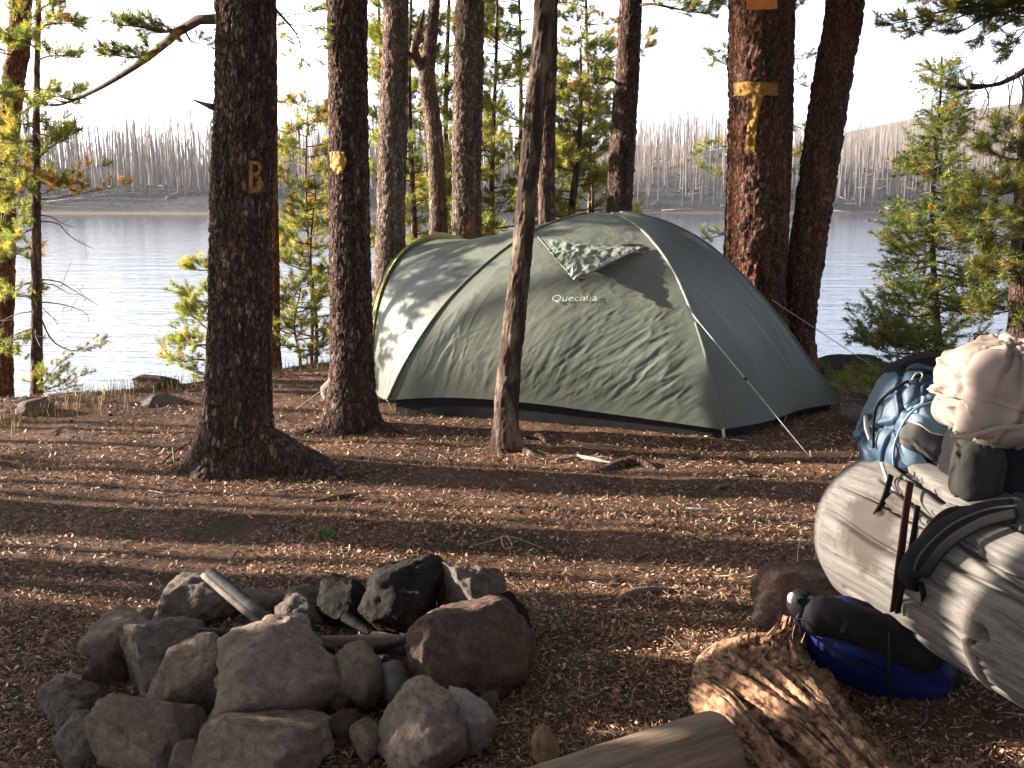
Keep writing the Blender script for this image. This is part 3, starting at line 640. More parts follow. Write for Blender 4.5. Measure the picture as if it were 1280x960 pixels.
limb(te, [(1280, 335), (1262, 330), (1245, 318), (1238, 300)], [6.6, 6.55, 6.5, 6.5], .02, tw=3, twl=.12, dens=.5, start=.5)
# overhanging pine off the right edge
to, so = tree('pine outside the right edge, reaching a crooked limb into the view', [(1420, 560, 60), (1425, 300, 56), (1430, 0, 52)], Y=5.4, seed=72, ns=40, dz=.05, top=8)
crown(to, so, 3.6, 7.5, 8, 1.6, rg, dens=.7, tsc=1.6)
limb(to, [(1428, 10), (1350, 50), (1290, 82), (1262, 100), (1235, 108), (1205, 110)], [5.4, 5.5, 5.6, 5.7, 5.75, 5.8], .036, tw=4, twl=.2, dens=.3, start=.85, mat_=M_bark)
for (ax, ay, bx, by) in ((1330, -20, 1240, 20), (1320, -10, 1190, 5), (1300, -5, 1170, 25), (1290, 0, 1115, 30), (1320, 10, 1230, 45), (1300, 5, 1150, -5), (1310, 15, 1262, 62), (1280, 10, 1200, 40), (1290, 0, 1145, 42)):
    limb(to, [(ax + 80, ay - 30), (ax, ay), ((ax + bx) / 2, (ay + by) / 2 - 6), (bx, by)], [5.6, 5.7, 5.8, 5.8], .013, tw=12, twl=.17, dens=1.35, start=.35, pal=GREENS * 1.0, tsc=.8)
for k in range(9):
    x0 = rg.uniform(1205, 1300); limb(to, [(x0, 106 - (x0 - 1205) * .25), (x0 + rg.uniform(-15, 15), 125), (x0 + rg.uniform(-30, 10), 150 + rg.uniform(0, 30))], [5.75, 5.7, 5.6], .004, tw=4, twl=.1, dens=0, mat_=M_deadtwig)

# pines standing to the left of the view: they throw the long shadow bands
def lane(Y0, dist, x0=0.1):      # a spot up-sun of (x0, Y0)
    k = math.tan(SUN_AZ); return np.array([x0 - dist, Y0 + dist * k, 0.])
lab_off = 'pine standing left of the view, up-sun of the camp'
gr_off = 'pines outside the left edge'
for i, (Y0, dist, dia, z0) in enumerate(((4.40, 5.6, .34, 4.4), (4.08, 8.0, .15, 4.4), (3.74, 6.2, .17, 5), (3.55, 7.4, .14, 5), (5.08, 9.0, .12, 5.4), (4.75, 12, .10, 6), (5.3, 13, .1, 6),
                                        (3.0, 6.6, .22, 4.6), (2.55, 5.6, .3, 3.4), (2.2, 7.2, .35, 3.4), (6.95, 13, .13, 6.8), (7.7, 11.5, .14, 6.6), (9.0, 11, .2, 5.4), (6.2, 15, .12, 7), (4.93, 7, .06, 6), (5.7, 9, .08, 6), (4.2, 9.5, .05, 6), (6.0, 8, .06, 6), (3.9, 8.4, .07, 5))):
    b = lane(Y0, dist); b[2] = H1(b[0], b[1]); rg3 = np.random.default_rng(800 + i); k = 12; s = np.linspace(0, 1, k); top = rg3.uniform(8, 10)
    path = b + np.stack([.25 * s * rg3.normal(), .25 * s * rg3.normal(), top * s], 1)
    rt = thing('pine_tree', b, lab_off, 'tree', gr_off)
    V, F = tube(path, dia / 2 * (1.05 - .7 * s), 14); V += .02 * fbm(V / .1, 2, i)[:, None]; mk('trunk', V, F, M_bark, rt)
    crown(rt, np.hstack([path, path[:, :1]]), z0 + .3, top, 16, 1.5, rg3, dens=.55, tsc=2.0, tw=6, twl=.5)
# low young firs to the left shade the fire ring
for i, (x, y, h, ln) in enumerate(((-4.4, 3.25, 1.33, .7), (-4.6, 2.35, 1.15, .7), (-5.4, 3.95, 1.3, .65), (-5.2, 1.5, 1.4, .8), (-6.0, 2.9, 1.7, .8))):
    b = np.array([x, y, H1(x, y)]); rg3 = np.random.default_rng(900 + i); s = np.linspace(0, 1, 8); path = b + np.stack([0 * s, 0 * s, h * s], 1)
    rt = thing('fir_tree', b, 'low young fir left of the view, shading the fire ring', 'tree', 'low firs outside the left edge'); mk('trunk', *tube(path, .03 * (1 - .8 * s), 8), M_twig, rt)
    crown(rt, np.hstack([path, path[:, :1]]), b[2] + .05, b[2] + h - .02, 40, ln, rg3, 'fir', r=.01, dens=1.4, tsc=1.8, tw=8, twl=.3, up=-.05)

# the forest behind and beside the viewpoint closes the sky overhead
gr_f = 'pines of the forest behind the viewpoint'; rgf = np.random.default_rng(64); protoF = []
for q_ in range(2):
    b = np.array([0., 0., 0.]); k = 12; s = np.linspace(0, 1, k); path = np.stack([.15 * s, .1 * s, 12 * s - .1], 1)
    rt = thing('pine_tree', b, 'tall pine of the forest behind the viewpoint', 'tree', gr_f)
    V, F = tube(path, .17 * (1.05 - .8 * s), 14); V += .02 * fbm(V / .1, 2, q_)[:, None]; mk('trunk', V, F, M_bark, rt)
    crown(rt, np.hstack([path, path[:, :1]]), 3.6, 11.8, 30, 2.6, rgf, dens=.75, tsc=3.4, tw=9, twl=.8, r=.03, cl=4); protoF.append(rt)
spotsF = [(-4, -2.5), (-1.5, -3.2), (1.2, -2.6), (3.6, -1.8), (5.6, .6), (6.2, 3.2), (6.8, 5.8), (8.6, 2), (-6.5, -1), (-8.5, .5), (-2.8, -6), (.2, -6.5), (3.4, -5.5), (6.6, -3.6), (9, -1), (-6.4, -5), (9.6, 5), (-3.6, -.6), (3.1, .2), (-2.2, -1.2), (2.0, -1.0), (4.4, -.2), (-.8, -4.6), (2.4, -4.2), (4.8, -3), (7.6, .2), (8.2, 4.2), (5.0, 1.9), (4.6, 3.4), (7.4, 8.4), (5.2, 6.2), (-6.2, 1.6), (.2, -1.6), (-9, -3.5), (1.6, -9), (10.5, 9.5)]
for i, (x, y) in enumerate(spotsF):
    src = protoF[i % 2]
    if i < 2: o = src
    else:
        o = src.copy(); COL.objects.link(o)
        for ch in list(src.children):
            c = ch.copy(); COL.objects.link(c); c.parent = o
            for g_ in ch.children: d_ = g_.copy(); COL.objects.link(d_); d_.parent = c
    o.location = (x, y, H1(x, y)); o.rotation_euler = (0, 0, rgf.uniform(0, 6.28)); s_ = rgf.uniform(.85, 1.1); o.scale = (s_, s_, s_)

# ------------------------------------------------------------------ painted blazes on the trunks
def bvh_of(V, F): return BVHTree.FromPolygons([tuple(v) for v in V], [tuple(int(i) for i in f) for f in F])
def wrap_poly(polys, bvh, off=.004, cuts=3):
    """pixel outline laid on a real surface, as a thin sheet"""
    bm = bmesh.new()
    for poly in polys: bm.faces.new([bm.verts.new((x, y, 0)) for x, y in poly])
    bmesh.ops.triangulate(bm, faces=bm.faces[:])
    for _ in range(cuts): bmesh.ops.subdivide_edges(bm, edges=bm.edges[:], cuts=1, use_grid_fill=True); bmesh.ops.triangulate(bm, faces=bm.faces[:])
    V = []
    bm.verts.ensure_lookup_table(); last = None
    for v in bm.verts:
        d = Vector(ray(v.co.x, v.co.y)).normalized(); h = bvh.ray_cast(Vector(CAMP), d)
        if h[0] is None: p = last or Vector(P(v.co.x, v.co.y, 6)); nrm = -d
        else: p = h[0]; nrm = -d
        last = p; V.append(np.array(p + nrm * off))
    F = np.array([[v.index for v in f.verts] for f in bm.faces]); bm.free(); return np.array(V), F
M_ochre = simple('ochre_paint', (0.20, 0.10, 0.025), (0.40, 0.22, 0.05), 35, .8, .003)
M_ochre_bright = simple('bare_yellow_wood', (0.36, 0.18, 0.04), (0.60, 0.36, 0.11), 30, .7, .002, (1, 1, .3))
bv1 = bvh_of(*BVH[t1.name]); bv2 = bvh_of(*BVH[t2.name]); bv13 = bvh_of(*BVH[t13.name]); bv8 = bvh_of(*BVH[t8.name])
Bp = [[(311, 201), (316, 201), (316, 241), (311, 242)], [(316, 201), (325, 202), (327, 208), (323, 209), (321, 206), (316, 206)], [(323, 209), (327, 208), (326, 216), (323, 219), (322, 214)], [(316, 216), (322, 214), (323, 219), (316, 221)],
      [(323, 219), (327, 222), (328, 231), (323, 230)], [(316, 234), (323, 230), (328, 231), (326, 240), (316, 241)]]
mk('letter_b', *wrap_poly(Bp, bv1, .007, 3), M_ochre, t1)
mk('blaze', *wrap_poly([[(412, 190), (420, 189), (430, 190), (433, 203), (428, 216), (420, 218), (413, 208)]], bv2, .006, 3), M_ochre_bright, t2)
Tp = [[(917, 104), (935, 102), (972, 104), (972, 120), (955, 119), (934, 119), (917, 120)], [(934, 119), (955, 119), (950, 135), (946, 160), (943, 190), (937, 193), (931, 186), (934, 160), (937, 135)]]
mk('letter_t', *wrap_poly(Tp, bv13, .012, 3), M_ochre, t13)

mk('scar', *wrap_poly([[(573, 302), (578, 288), (588, 272), (593, 266), (594, 285), (593, 302)]], bv8, .01, 3), simple('orange_scar_wood', (0.13, 0.058, 0.028), (0.27, 0.145, 0.065), 18, .8, .006, (1, 1, .25)), t8)
# orange marker board nailed high on the T pine
sg = thing('marker_sign', P(950, 14, 8.6), 'small orange marker board nailed above the yellow T', 'sign')
V, F = wrap_poly([[(931, -34), (970, -36), (971, 11), (932, 13)]], bv13, .03, 2)
c = V.mean(0); V = V * [1, .25, 1] + [0, c[1] * .75 - .02, 0]
n = len(V); V2 = np.vstack([V, V + [0, .006, 0]]); F2 = np.vstack([F, F[:, ::-1] + n])
mk('board', V2, F2, simple('orange_board', (0.75, 0.22, 0.05), (0.85, 0.32, 0.10), 12, .5, 0), sg, False)
for (a_, b_) in ((936, 8), (967, 7)):
    q = P(a_, b_, c[1] - .045); Vn, Fn = ico(1); mk('nail', Vn * .006 + q, Fn, simple('nail_steel', (.1, .1, .1), (.2, .2, .2)), sg)

# ------------------------------------------------------------------ tent
def coons(Lc, Rc, Bc, Tc, nu, nv):
    """Lc,Rc: bottom->top; Bc,Tc: left->right"""
    l = catmull(Lc, nv); r = catmull(Rc, nv); b = catmull(Bc, nu); t = catmull(Tc, nu)
    u = np.linspace(0, 1, nu)[None, :, None]; v = np.linspace(0, 1, nv)[:, None, None]
    S = (1 - v) * b[None] + v * t[None] + (1 - u) * l[:, None] + u * r[:, None] - ((1 - u) * (1 - v) * b[0] + u * (1 - v) * b[-1] + (1 - u) * v * t[0] + u * v * t[-1])
    return S
def normals(S):
    du = np.gradient(S, axis=1); dv = np.gradient(S, axis=0); n = np.cross(du, dv); return n / (np.linalg.norm(n, axis=2)[..., None] + 1e-9)
def cloth_mat(name, c1, c2, trans=.12, rough=.55, fine=220, sp=.35):
    m = bpy.data.materials.new(name); m.use_nodes = True; nt = m.node_tree; b = nt.nodes['Principled BSDF']; out = nt.nodes['Material Output']
    v = coords(nt); n = noise(nt, v, 6, 5); L(nt, ramp(nt, n, [(.3, c1), (.7, c2)]), b.inputs['Base Color']); b.inputs['Roughness'].default_value = rough; b.inputs['Specular IOR Level'].default_value = sp
    f = noise(nt, v, fine, 3); bump(nt, b, f, .25, .001)
    if trans:
        t = nt.nodes.new('ShaderNodeBsdfTranslucent'); t.inputs[0].default_value = (*[x * 1.5 for x in c2], 1); ms = nt.nodes.new('ShaderNodeMixShader'); ms.inputs[0].default_value = trans
        L(nt, b.outputs[0], ms.inputs[1]); L(nt, t.outputs[0], ms.inputs[2]); L(nt, ms.outputs[0], out.inputs[0])
    return m
M_fly = cloth_mat('sage_nylon', (0.135, 0.148, 0.120), (0.16, 0.173, 0.143), .12, .40)
M_hood = cloth_mat('sunlit_sage_nylon', (0.22, 0.24, 0.205), (0.27, 0.29, 0.25), .1, .35)  # fly nylon painted paler for the hood, as if catching the sun
M_fly_shade = cloth_mat('shaded_sage_nylon', (0.125, 0.138, 0.128), (0.15, 0.163, 0.153), .10, .5)  # fly nylon painted a touch darker and bluer for the shaded side
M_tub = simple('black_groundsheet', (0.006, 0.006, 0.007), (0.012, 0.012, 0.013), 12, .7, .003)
M_yel = simple('olive_yellow_trim', (0.38, 0.36, 0.10), (0.5, 0.47, 0.16), 30, .6, .001)
M_cord = simple('pale_guy_cord', (0.42, 0.40, 0.36), (0.55, 0.53, 0.5), 60, .7, 0)
M_web = simple('pale_webbing', (0.45, 0.45, 0.45), (0.62, 0.62, 0.64), 90, .6, 0)
TP = lambda a: [P(*q) for q in a]
A0 = (484, 500, 7.2); T0 = (733, 266, 7.55); B0 = (903, 537, 6.42); C0 = (1050, 504, 7.35)
Lc = TP([A0, (503, 460, 7.17), (530, 415, 7.17), (562, 373, 7.21), (600, 336, 7.3), (642, 303, 7.4), (688, 279, 7.5), T0])
Rc = TP([B0, (893, 487, 6.42), (880, 436, 6.48), (862, 383, 6.62), (840, 335, 6.84), (812, 297, 7.1), (788, 276, 7.32), (765, 267, 7.5)])
Bc = TP([A0, (560, 497, 7.03), (655, 503, 6.85), (775, 519, 6.65), B0])
Tc = TP([T0, (750, 266, 7.53), (765, 267, 7.5)])
tent = thing('tent', G(690, 520), 'sage green dome tent with a yellow-edged porch, pitched under the pines', 'tent')
nu, nv = 300, 240
S = coons(Lc, Rc, Bc, Tc, nu, nv); N = normals(S); 
if N[nv // 2, nu // 2, 1] > 0: N = -N
uu, vv = np.meshgrid(np.linspace(0, 1, nu), np.linspace(0, 1, nv)); ed = np.minimum(1, 8 * np.minimum(uu, 1 - uu)) * np.minimum(1, 6 * np.minimum(vv + .02, 1 - vv))
def wr(p, ax, fr, s, o=3): # tension wrinkles running along direction ax
    ax = np.asarray(ax, float); ax /= np.linalg.norm(ax); par = (p @ ax)[:, None] * ax; q = (p - par) * fr + par * fr * .16
    f = fbm(q + fbm(p * 2.3, 2, s + 4)[:, None] * .8, o, s); return 1 - 2 * np.abs(f) ** .8
p_ = S.reshape(-1, 3)
Bp3 = P(*B0); Ap3 = P(*A0)
wgt = lambda c, r: np.exp(-((p_ - c) ** 2).sum(1) / r ** 2)
W1 = wr(p_, (1, -.3, .75), 21, 3) * (0.35 + 1.5 * wgt(P(860, 470, 6.5), .75)) + wr(p_, (1, -.3, -.3), 24, 8) * (.25 + .9 * wgt(P(770, 330, 7.2), .6)) + wr(p_, (.5, 0, 1), 15, 13) * (.15 + 1.3 * wgt(P(555, 440, 7.1), .4) + .9 * wgt(P(700, 480, 6.8), .35))
bulge = .035 * np.sin(np.pi * uu) * np.sin(np.pi * np.clip(vv, 0, 1)) - .02 * fbm(p_ * 1.6, 2, 55).reshape(nv, nu)
S = S + N * ((.0042 * W1.reshape(nv, nu) + bulge) * ed)[..., None]
mk('front_panel', S.reshape(-1, 3), grid_faces(nv, nu, False), M_fly, tent)
bvF = bvh_of(S[::2, ::2].reshape(-1, 3), grid_faces(nv // 2, nu // 2, False))
def panel(name, Lc, Rc, Bc, Tc, nu, nv, m, amp=.003, belly=0., ax=(1, 0, 1), seed=1, fr=12):
    S = coons(Lc, Rc, Bc, Tc, nu, nv); N = normals(S); u, v = np.meshgrid(np.linspace(0, 1, nu), np.linspace(0, 1, nv)); ed = np.minimum(1, 8 * np.minimum(u, 1 - u)) * np.minimum(1, 6 * np.minimum(v, 1 - v))
    q = S.reshape(-1, 3); S = S + N * ((amp * wr(q, ax, fr, seed).reshape(nv, nu) + belly * np.sin(np.pi * u) * np.sin(np.pi * v)) * ed)[..., None]
    mk(name, S.reshape(-1, 3), grid_faces(nv, nu, False), m, tent); return S
RB = TP([C0, (1015, 455, 7.36), (975, 398, 7.4), (930, 345, 7.44), (885, 305, 7.48), (840, 280, 7.52), (800, 268, 7.55), (775, 265, 7.58)])
panel('side_panel', Rc, RB, TP([B0, (958, 527, 6.7), (1002, 512, 7.02), C0]), [Rc[-1], (Rc[-1] + RB[-1]) / 2, RB[-1]], 90, 120, M_fly_shade, .0025, -.02, (.6, 0, -1), 21, 8)
Dk = np.array([1.5, 9.0, .06]); Dl = np.array([-.05, 9.5, .05])
apx = P(*T0); apx2 = RB[-1]
backR = [Dk, Dk + [-.15, -.25, .65], Dk + [-.45, -.8, 1.15], apx2]
panel('rear_side_panel', RB, backR, [RB[0], (RB[0] + Dk) / 2, Dk], [RB[-1], RB[-1] + [-.005, .005, 0], backR[-1]], 24, 40, M_fly_shade, .002, -.03)
hoop = TP([(467, 490, 7.75), (465, 440, 7.78), (471, 385, 7.88), (486, 342, 8.0), (508, 313, 8.18), (535, 299, 8.4), (562, 297, 8.6)])
hoopb = [hoop[-1], np.array([-.3, 8.95, 1.08]), np.array([-.12, 9.25, .75]), np.array([-.05, 9.42, .35]), Dl]
backL = [Dk, Dk + [-.3, -.3, .65], Dk + [-.5, -.8, 1.15], apx2 - [.02, 0, 0]]
panel('rear_panel', backL, [Dl + [.5, .0, 0], np.array([.4, 9.0, .75]), np.array([.5, 8.4, 1.2]), apx + [0, .04, 0]], [Dk, (Dk + Dl + [.5, 0, 0]) / 2, Dl + [.5, 0, 0]], [backL[-1], (backL[-1] + apx + [0, .04, 0]) / 2, apx + [0, .04, 0]], 24, 40, M_fly_shade, .002, .02)
# porch
ptop = [hoop[-1], P(600, 299, 8.3), P(645, 290, 8.0), P(685, 279, 7.75), apx]
SV = panel('porch_panel', hoop, Lc, TP([(467, 490, 7.75), (474, 496, 7.45), A0]), ptop, 130, 130, M_fly, .0035, .015, (1, -.3, .6), 33, 9)
panel('porch_rear_panel', hoopb[::-1], [Dl + [.5, 0, 0], np.array([.4, 9.0, .75]), np.array([.5, 8.4, 1.2]), apx], [Dl, Dl + [.25, 0, 0], Dl + [.5, 0, 0]], ptop, 30, 30, M_fly, .002, .01)
full = catmull(np.vstack([hoop, hoopb[1:]]), 70)
V, F = tube(full, .032, 12, up=(-.85, -.5, 0), ry=np.full(70, .010)); mk('porch_trim', V + [-.008, -.006, .004], F, M_yel, tent)
V, F = tube(full + [-.03, -.02, 0], .006, 8); mk('porch_pole', V, F, M_fly_shade, tent)
# pole sleeves with stitched edges
for cv, nm in ((Lc, 'pole_sleeve'), (Rc, 'pole_sleeve')):
    q = catmull(cv, 90); V, F = tube(q + [0, -.006, .002], .013 if cv is Rc else .008, 10); V += .0022 * fbm(V / .012, 2, 4)[:, None]; mk(nm, V, F, M_fly, tent)
q = catmull(RB, 60); mk('pole_sleeve', *tube(q, .008, 8), M_fly_shade, tent)
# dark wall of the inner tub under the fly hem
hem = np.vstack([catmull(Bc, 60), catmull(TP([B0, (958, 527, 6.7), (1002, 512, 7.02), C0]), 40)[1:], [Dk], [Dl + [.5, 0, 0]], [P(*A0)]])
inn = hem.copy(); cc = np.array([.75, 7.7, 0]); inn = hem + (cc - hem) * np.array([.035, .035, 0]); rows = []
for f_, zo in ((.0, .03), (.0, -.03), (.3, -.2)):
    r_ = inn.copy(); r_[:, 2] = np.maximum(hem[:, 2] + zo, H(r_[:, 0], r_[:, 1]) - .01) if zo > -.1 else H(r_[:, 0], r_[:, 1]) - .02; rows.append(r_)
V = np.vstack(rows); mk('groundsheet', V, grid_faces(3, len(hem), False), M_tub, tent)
# vent hood: a stiffened triangular flap standing off the panel
def on_front(px, py, off):
    d = Vector(ray(px, py)).normalized(); h = bvF.ray_cast(Vector(CAMP), d); p = h[0] if h[0] is not None else Vector(P(px, py, 6.95)); return np.array(p) - np.array(d) * off + np.array([0, 0, off * .15])
n1 = 90; rowsV = []; idx = {}
VV = []
for i in range(n1):
    v = i / (n1 - 1)
    for j in range(n1):
        u = j / (n1 - 1); lx, ly = 672 + (718 - 672) * v, 297 + (354 - 297) * v; rx, ry = 806 + (718 - 806) * v, 309 + (354 - 309) * v
        px, py = lx + (rx - lx) * u, ly + (ry - ly) * u + 5 * (1 - v) * math.sin(u * math.pi) * 1.0; off = .010 + .13 * v ** .8 + .05 * u * (1 - u) * 2
        VV.append(on_front(px, py, off))
VV = np.array(VV); cr = wr(VV, (.45, .1, 1), 13, 91, 3); VV += np.array([.1, -1, .3]) * (.022 * cr)[:, None]
mk('vent_hood', VV, grid_faces(n1, n1, False), M_hood, tent)
bvV = VV.reshape(n1, n1, 3)
for e in (bvV[:, 0], bvV[:, -1]): mk('vent_edge', *tube(e + [0, -.004, 0], .006, 8), M_fly, tent)
mk('hood_shadow', np.array([on_front(a_, b_, .004) for a_, b_ in ((725, 352), (812, 310), (800, 305), (690, 300))]), np.array([[0, 1, 2, 3]]), M_tub, tent)  # black sheet that paints the shadow under the hood
# print on the panel
cu = bpy.data.curves.new('print', 'FONT'); cu.body = 'Quechua'; cu.shear = .2; cu.size = 1; cu.resolution_u = 3
tmp = bpy.data.objects.new('tmp', cu); COL.objects.link(tmp); dg = bpy.context.evaluated_depsgraph_get(); me0 = bpy.data.meshes.new_from_object(tmp.evaluated_get(dg)); bpy.data.objects.remove(tmp)
tv = np.array([v.co[:] for v in me0.vertices]); wmin, wmax = tv[:, 0].min(), tv[:, 0].max()
Vt = np.array([on_front(690 + (x - wmin) / (wmax - wmin) * 56, 377 - y * 11.5 - (x - wmin) / (wmax - wmin) * 1, .014) for x, y, z in tv])
mk('brand_print', Vt, [list(p.vertices) for p in me0.polygons], simple('white_print', (.40, .42, .38), (.48, .50, .46), 60, .6, 0), tent, False)
# straps, pegs and guy lines
def rod(parent, a_, b_, r, m, name, sag=0, n=14):
    s = np.linspace(0, 1, n)[:, None]; q = a_ + (b_ - a_) * s - np.array([0, 0, 1]) * sag * np.sin(np.pi * s); return mk(name, *tube(q, r, 6), m, parent)
gt = P(864, 391, 6.57); g0 = G(1012, 571)
rod(tent, gt, g0, .0035, M_cord, 'guy_line'); q = gt + (g0 - gt) * .47; rod(tent, q, q + (g0 - gt) * .02, .008, M_tub, 'line_tensioner')
rod(tent, g0 + [0, 0, .04], g0 + [.02, 0, -.05], .004, M_web, 'peg')
tabV = np.array([P(859, 380, 6.60), P(875, 403, 6.54), P(866, 403, 6.53), P(860, 396, 6.55)]); mk('guy_tab', tabV, np.array([[0, 1, 2, 3]]), M_web, tent)
p1 = P(970, 378, 7.45); p2 = G(1092, 447); rod(tent, P(965, 375, 7.5), np.array([3.35, 9.0, H1(3.35, 9.0)]), .003, M_cord, 'guy_line')
l0 = P(520, 404, 7.35); rod(tent, l0, G(395, 520) + [-.2, .2, 0], .003, M_cord, 'guy_line')
V, F = tube(np.array([P(*B0) + [0, -.01, .02], P(905, 546, 6.38), G(904, 549)]), .010, 8, up=(0, 1, 0), ry=np.full(3, .003)); mk('corner_strap', V, F, M_web, tent)
rod(tent, P(*C0), G(1062, 514), .006, M_web, 'corner_strap'); rod(tent, P(983, 520, 6.8), G(980, 528), .004, M_cord, 'corner_strap')
rod(tent, P(*A0), G(492, 512), .007, M_web, 'corner_strap')

# ------------------------------------------------------------------ rocks
def rock_mat(name, c1, c2, c3, stain=(0.16, 0.07, 0.035), st=.35, soot=0):
    m, nt, b = mat(name); v = coords(nt); big = noise(nt, v, 5, 5, .6); f = noise(nt, v, 32, 8, .72); sp = noise(nt, v, 110, 4, .7)
    c = ramp(nt, f, [(.28, c1), (.5, c2), (.72, c3)])
    c = mix(nt, ramp(nt, big, [(.5, (0, 0, 0)), (.68, (st,) * 3)]), c, stain)
    c = mix(nt, ramp(nt, sp, [(.62, (0, 0, 0)), (.72, (.6,) * 3)]), c, tuple(x * .35 for x in c1))
    if soot: c = mix(nt, ramp(nt, noise(nt, v, 3, 4), [(.35, (soot,) * 3), (.7, (0, 0, 0))]), c, (.015, .014, .014))
    L(nt, c, b.inputs['Base Color']); b.inputs['Roughness'].default_value = .92; b.inputs['Specular IOR Level'].default_value = .15
    md_ = noise(nt, v, 15, 6, .7); n0 = bump(nt, b, md_, .9, .05); n1 = bump(nt, b, f, .9, .018, n0); bump(nt, b, sp, .8, .006, n1); return m
RM = {'tan': rock_mat('tan_stone', (.14, .098, .075), (.28, .205, .16), (.42, .33, .27)), 'pink': rock_mat('pinkish_stone', (.17, .12, .095), (.32, .235, .195), (.46, .365, .315), st=.3),
      'grey': rock_mat('grey_stone', (.09, .07, .06), (.185, .15, .128), (.31, .26, .23), st=.3), 'dark': rock_mat('sooty_stone', (.018, .014, .013), (.04, .033, .03), (.09, .075, .068), st=.1, soot=.7),
      'red': rock_mat('reddish_stone', (.07, .044, .035), (.145, .092, .073), (.25, .17, .14), st=.4), 'pale': rock_mat('pale_stone', (.24, .2, .18), (.4, .345, .32), (.54, .48, .45), st=.15)}
def rock(label, px0, py0, px1, py1, Y, m, seed, sub=4, depth=1.25, ground=True, cut=9, yaw=0, group='stones of the fire ring', name='rock', embed=.03, pts=None):
    rg = np.random.default_rng(seed); V, F = ico(sub); V = V.copy()
    V = V * (1 + .30 * fbm(V * 1.5 + seed, 3, seed))[:, None]
    for _ in range(cut):
        n = rg.normal(0, 1, 3); n /= np.linalg.norm(n); d = rg.uniform(.52, .85); e = V @ n - d; V = V - np.where(e > 0, e * rg.uniform(.8, .97), 0)[:, None] * n
    r_ = np.linalg.norm(V, axis=1)[:, None]
    V = V * (1 + .15 * fbm(V * 2.8 + seed, 4, seed + 2, .6) - .13 * np.abs(fbm(V * 5 + 3, 5, seed + 6, .7)) - .035 * sstep(.25, .0, worley(V * 6, seed)[0]))[:, None]
    V = (V - (V.max(0) + V.min(0)) / 2) / ((V.max(0) - V.min(0)) / 2)
    c = P((px0 + px1) / 2, (py0 + py1) / 2, Y); wx = PW(px1 - px0, Y) / 2 * 1.17; top = P((px0 + px1) / 2, py0, Y)[2]; bot = P((px0 + px1) / 2, py1, Y)[2]
    if ground: bot = min(bot, H1(c[0], c[1]) - embed)
    hz = (top - bot) / 2; dy = depth * (wx + min(hz, wx * 1.2)) / 2
    ct, st_ = math.cos(yaw), math.sin(yaw)
    V = V * [wx, dy, hz]
    o = mk(name, V + [c[0], c[1] + dy * .25, (top + bot) / 2], F, m)
    return tag(o, label, 'rock', group)
